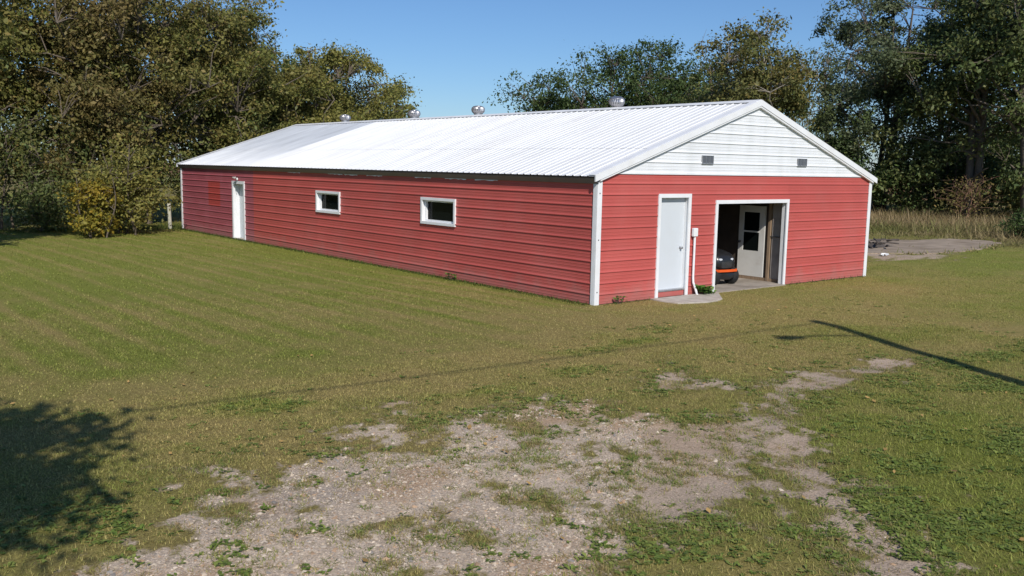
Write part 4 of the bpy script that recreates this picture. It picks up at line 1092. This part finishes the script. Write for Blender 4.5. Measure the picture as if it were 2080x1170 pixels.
# tall dry grass and weeds beyond the pad
n = 90000
x = rng.uniform(12, 62, n); y = rng.uniform(2, 34, n)
ok, zf = in_view(x, y, .4, .02)
nn = fbm(x, y, .35, 91)
edge = (x+.35*(y-5)+(nn-.5)*6 > 25.5)
ok &= edge & barn_free(x, y) & (sdf(x, y, pad) < -.15) & (rng.random(n) < np.clip(1.3-zf/75, .2, 1))
x, y, zf, nn = x[ok], y[ok], zf[ok], nn[ok]; n = len(x)
fl_ = [np.zeros(n), np.zeros(n), np.zeros(n), np.full(n, -9.0), np.full(n, .5)]
h = rng.uniform(.25, .95, n)*(.4+1.0*nn)*np.clip((x-20)/12, .45, 1.1); w = rng.uniform(.03, .06, n)
def dry(x, y, f):
    g = np.clip((fbm(x, y, .25, 55)-.42)*4+.2*np.random.default_rng(3).normal(size=len(x)), 0, 1)
    near_ = np.clip((31-x)/6, 0, 1); g = np.clip(np.maximum(g, near_*.7), 0, 1)
    return mix((.33, .245, .13), (.18, .185, .058), g)*rng.uniform(.65, 1.3, len(x))[:, None]
V, Fq, c = blade_mesh(x, y, zf, fl_, h, w, dry)
tag(link('tall_dry_grass', np_mesh('tall_dry_grass', V, Fq, M['blade'], c)), 'tall dry grass and weeds between the concrete pad and the right hand trees', 'tall grass', kind='stuff')
n = 9000; x = rng.uniform(14, 30, n); y = rng.uniform(.5, 10, n); sp_ = sdf(x, y, pad)
k = (rng.random(n) < np.exp(-((sp_+.1)/.35)**2)*sstep(.4, .62, fbm(x, y, .9, 611))+.05*(sp_ > 0)*sstep(.5, .65, fbm(x, y, 1.1, 613))) & barn_free(x, y)
x, y = x[k], y[k]; n = len(x); fl_ = [np.zeros(n)]*3+[np.full(n, -9.0), np.full(n, .5)]
V, Fq, c = blade_mesh(x, y, None, fl_, rng.uniform(.06, .28, n), rng.uniform(.03, .06, n), lambda x, y, f: mix((.34, .26, .12), (.17, .20, .05), rng.random(len(x)))*rng.uniform(.7, 1.3, len(x))[:, None])
tag(link('pad_weeds', np_mesh('pad_weeds', V, Fq, M['blade'], c)), 'scruffy weeds creeping over the edges of the old concrete pad', 'weeds', kind='stuff')
# goldenrod clumps
def rosette_mesh(cx, cy, cz, n_leaf, Ls, Ws, rngl, cols, el=(.15, .7)):
    """many rosettes in one mesh: leaves of 2 quads bent at the middle"""
    N = len(cx); tot = N*n_leaf
    ci = np.repeat(np.arange(N), n_leaf)
    az = rngl.uniform(0, 2*np.pi, tot); e = rngl.uniform(*el, tot)
    l = Ls[ci]*rngl.uniform(.6, 1.2, tot); w = Ws[ci]*rngl.uniform(.7, 1.2, tot)
    b = np.stack([cx[ci]+rngl.normal(size=tot)*Ls[ci]*.35, cy[ci]+rngl.normal(size=tot)*Ls[ci]*.35, cz[ci]], -1)
    d = np.stack([np.cos(az), np.sin(az), np.zeros(tot)], -1); s = np.stack([-np.sin(az), np.cos(az), np.zeros(tot)], -1)
    upz = np.array([0, 0, 1.0])[None, :]
    m1 = b+d*(l*.5*np.cos(e))[:, None]+upz*(l*.5*np.sin(e))[:, None]
    tp = b+d*(l*np.cos(e*.6))[:, None]+upz*(l*.62*np.sin(e*.8))[:, None]
    ws = s*(w*.5)[:, None]
    V = np.stack([b, m1-ws, tp, m1+ws, m1-upz*(w*.1)[:, None]], 1).reshape(-1, 3)
    o = np.arange(tot)[:, None]*5
    Fq = np.concatenate([o+np.array([[0, 4, 1, 1]])*0+np.array([[0, 1, 4, 4]]), ], 0)
    tri = np.concatenate([o+np.array([[0, 4, 1]]), o+np.array([[1, 4, 2]]), o+np.array([[0, 3, 4]]), o+np.array([[4, 3, 2]])], 0)
    cc = np.repeat(cols[None, :, :], 1, 0)[0][ci]*rngl.uniform(.75, 1.3, tot)[:, None]
    return V, tri, np.concatenate([cc]*4, 0)
# broadleaf weeds: dense in the right hand corner, scattered clumps elsewhere
n = 90000
x = rng.uniform(-13, 6, n); y = rng.uniform(-12, -2, n)
ok, zf = in_view(x, y); x, y = x[ok], y[ok]
fl_ = fields(x, y)
wn1 = fbm(x, y, .8, 201); wn2 = fbm(x, y, 2.6, 207)
corner = corner_mask(x, y, wn1)
edge_b = np.exp(-((fl_[3]+.15)/.35)**2)*sstep(.45, .65, wn2)
mid_ = np.exp(-(((x+3.6)/1.4)**2+((y+6.4)/.7)**2))*sstep(.4, .6, wn2)
lowl = np.exp(-(((x+10.9)/1.3)**2+((y+6.0)/.5)**2))*sstep(.42, .6, wn2)
front_ = np.exp(-(((x+6.7)/1.5)**2+((y+9.6)/.7)**2))*sstep(.38, .55, wn2)
clov = sum(np.exp(-(((x-a)/b2)**2+((y-b)/c2)**2)) for a, b, b2, c2 in GREEN_PATCHES)
pr_ = .35*clov+1.1*corner*sstep(.40, .66, wn2+.05)+.36*edge_b+.6*mid_+.6*lowl+.75*front_+.05*sstep(.5, .7, wn2)+.45*sstep(.58, .70, fbm(x, y, 3.0, 401, 3))*sstep(.45, .75, fl_[0])
pr_ *= np.where((fl_[0] > .8) & (front_ < .2), .55, 1)*np.where((fl_[3] > .2) & (fl_[1] < .5), .12, 1)*(.35+1.1*sstep(.35, .6, wn1))
k = rng.random(len(x)) < pr_*.6; x, y = x[k], y[k]; fl_ = [q[k] for q in fl_]
n = len(x); cz = ground_z(x, y, fl_[4], fl_[3])+.004
cols = mix((.125, .185, .036), (.260, .300, .075), rng.random(n)**1.3)
V, Fq, c = rosette_mesh(x, y, cz, 8, rng.uniform(.024, .070, n), rng.uniform(.014, .034, n), rng, cols, (.1, .8))
tag(link('broadleaf_weeds', np_mesh('broadleaf_weeds', V, Fq, M['leaf'], c)), 'low broadleaf weeds spreading through the lawn and driveway edge', 'weeds', kind='stuff')
print('weeds', n)
# individual weed plants against the barn
for lb, (x0, y0), nn_, ls in (('bright green weed clump between the conduit and the garage opening', (3.40, -.20), 96, .17),
                        ('small weed at the near corner of the barn', (.62, -.10), 26, .09),
                        ('small dark weed at the foot of the red side wall', (-.14, 4.95), 26, .11),
                        ('yellow flowering weed at the edge of the concrete pad', (22.0, 8.6), 30, .22)):
    yel = 'yellow' in lb
    xx = np.array([x0]*5)+rng.normal(size=5)*(.14 if nn_ > 90 else .09); yy = np.array([y0]*5)+rng.normal(size=5)*.04; 
    if not yel: yy = np.minimum(yy, -.05) if x0 > 0 else yy
    if x0 < 0: xx = np.minimum(xx, -.06)
    zz = rng.uniform(.03, .16, 5)*(3 if yel else 1)
    cc = mix((.38, .30, .03), (.22, .22, .04), rng.random(5)) if yel else mix((.11, .24, .04), (.16, .28, .07), rng.random(5))
    V, Fq, c = rosette_mesh(xx-x0, yy-y0, zz, nn_//3, np.full(5, ls), np.full(5, ls*.5), rng, cc, (.1, 1.2))
    o = empty('weed_plant', (x0, y0, 0)); tag(o, lb, 'weed')
    link('leaves', np_mesh('leaves', V, Fq, M['leaf'], c), o)
    mb = MB()
    for a, b, z_ in zip(xx-x0, yy-y0, zz): mb.tube([(a*.3, b*.3, 0), (a*.7, b*.7, z_*.5), (a, b, z_+ls*.3)], [.006, .005, .003], 5)
    mb.build('stem', M['bark'], o)

# gravel
n = 260000
x = rng.uniform(-13.5, -3, n); y = rng.uniform(-12, -4.8, n)
ok, zf = in_view(x, y); x, y = x[ok], y[ok]; fl_ = fields(x, y)
pr_ = sstep(.55, .9, fl_[0])*(.04+.75*fl_[1]*sstep(.35, .62, fbm(x, y, 1.3, 301)+.12))
k = rng.random(len(x)) < pr_; x, y = x[k], y[k]; fl_ = [q[k] for q in fl_]; n = len(x)
print('pebbles', n)
sz = np.minimum(.0045*rng.pareto(2.8, n)+.0048, .026)
oc = np.array([(1, 0, 0), (-1, 0, 0), (0, 1, 0), (0, -1, 0), (0, 0, 1), (0, 0, -1)], float)
of = np.array([(0, 2, 4), (2, 1, 4), (1, 3, 4), (3, 0, 4)])
an = rng.uniform(0, 6.28, n); ca, sa = np.cos(an), np.sin(an)
v = oc[None, :, :]*rng.uniform(.7, 1.3, (n, 6, 1))+rng.normal(size=(n, 6, 3))*.18
v = v*sz[:, None, None]*np.array([1.25, .95, .62])
vx = v[:, :, 0]*ca[:, None]-v[:, :, 1]*sa[:, None]; vy = v[:, :, 0]*sa[:, None]+v[:, :, 1]*ca[:, None]
zg = ground_z(x, y, fl_[4], fl_[3])+.001
V = np.stack([vx+x[:, None], vy+y[:, None], v[:, :, 2]+zg[:, None]], -1).reshape(-1, 3)
Fq = (np.arange(n)[:, None, None]*6+of[None]).reshape(-1, 3)
pc = np.array([(.50, .405, .305), (.62, .52, .41), (.37, .295, .225), (.30, .27, .24), (.46, .31, .20)])[rng.choice(5, n, p=[.32, .26, .2, .1, .12])]*rng.uniform(.75, 1.2, n)[:, None]
tag(link('gravel', np_mesh('gravel', V, Fq, M['pebble'], np.repeat(pc, 4, 0))), 'loose pale gravel on the worn driveway', 'gravel', kind='stuff')

# fallen leaves
n = 260; x = rng.uniform(-13, 5, n); y = rng.uniform(-11, -1, n); ok, _ = in_view(x, y); x, y = x[ok], y[ok]; fl_ = fields(x, y)
P = np.stack([x, y, ground_z(x, y, fl_[4], fl_[3])+.03], -1)
V, Fq = leaf_quads(rng, P, .055, .035, 1.5)
tag(link('fallen_leaves', np_mesh('fallen_leaves', V, Fq, M['leaf'], np.array([(.42, .27, .10)])*rng.uniform(.6, 1.3, len(x))[:, None])), 'scattered dry fallen leaves on lawn and driveway', 'leaves', kind='stuff')
tot = sum(sum(len(p.vertices)-2 for p in o.data.polygons) for o in col.objects if o.type == 'MESH' and len(o.data.polygons) < 2000)
print('big tris', sum(len(o.data.polygons)*(2 if o.data.polygons[0].loop_total == 4 else 1) for o in col.objects if o.type == 'MESH' and len(o.data.polygons) >= 2000), 'small', tot)
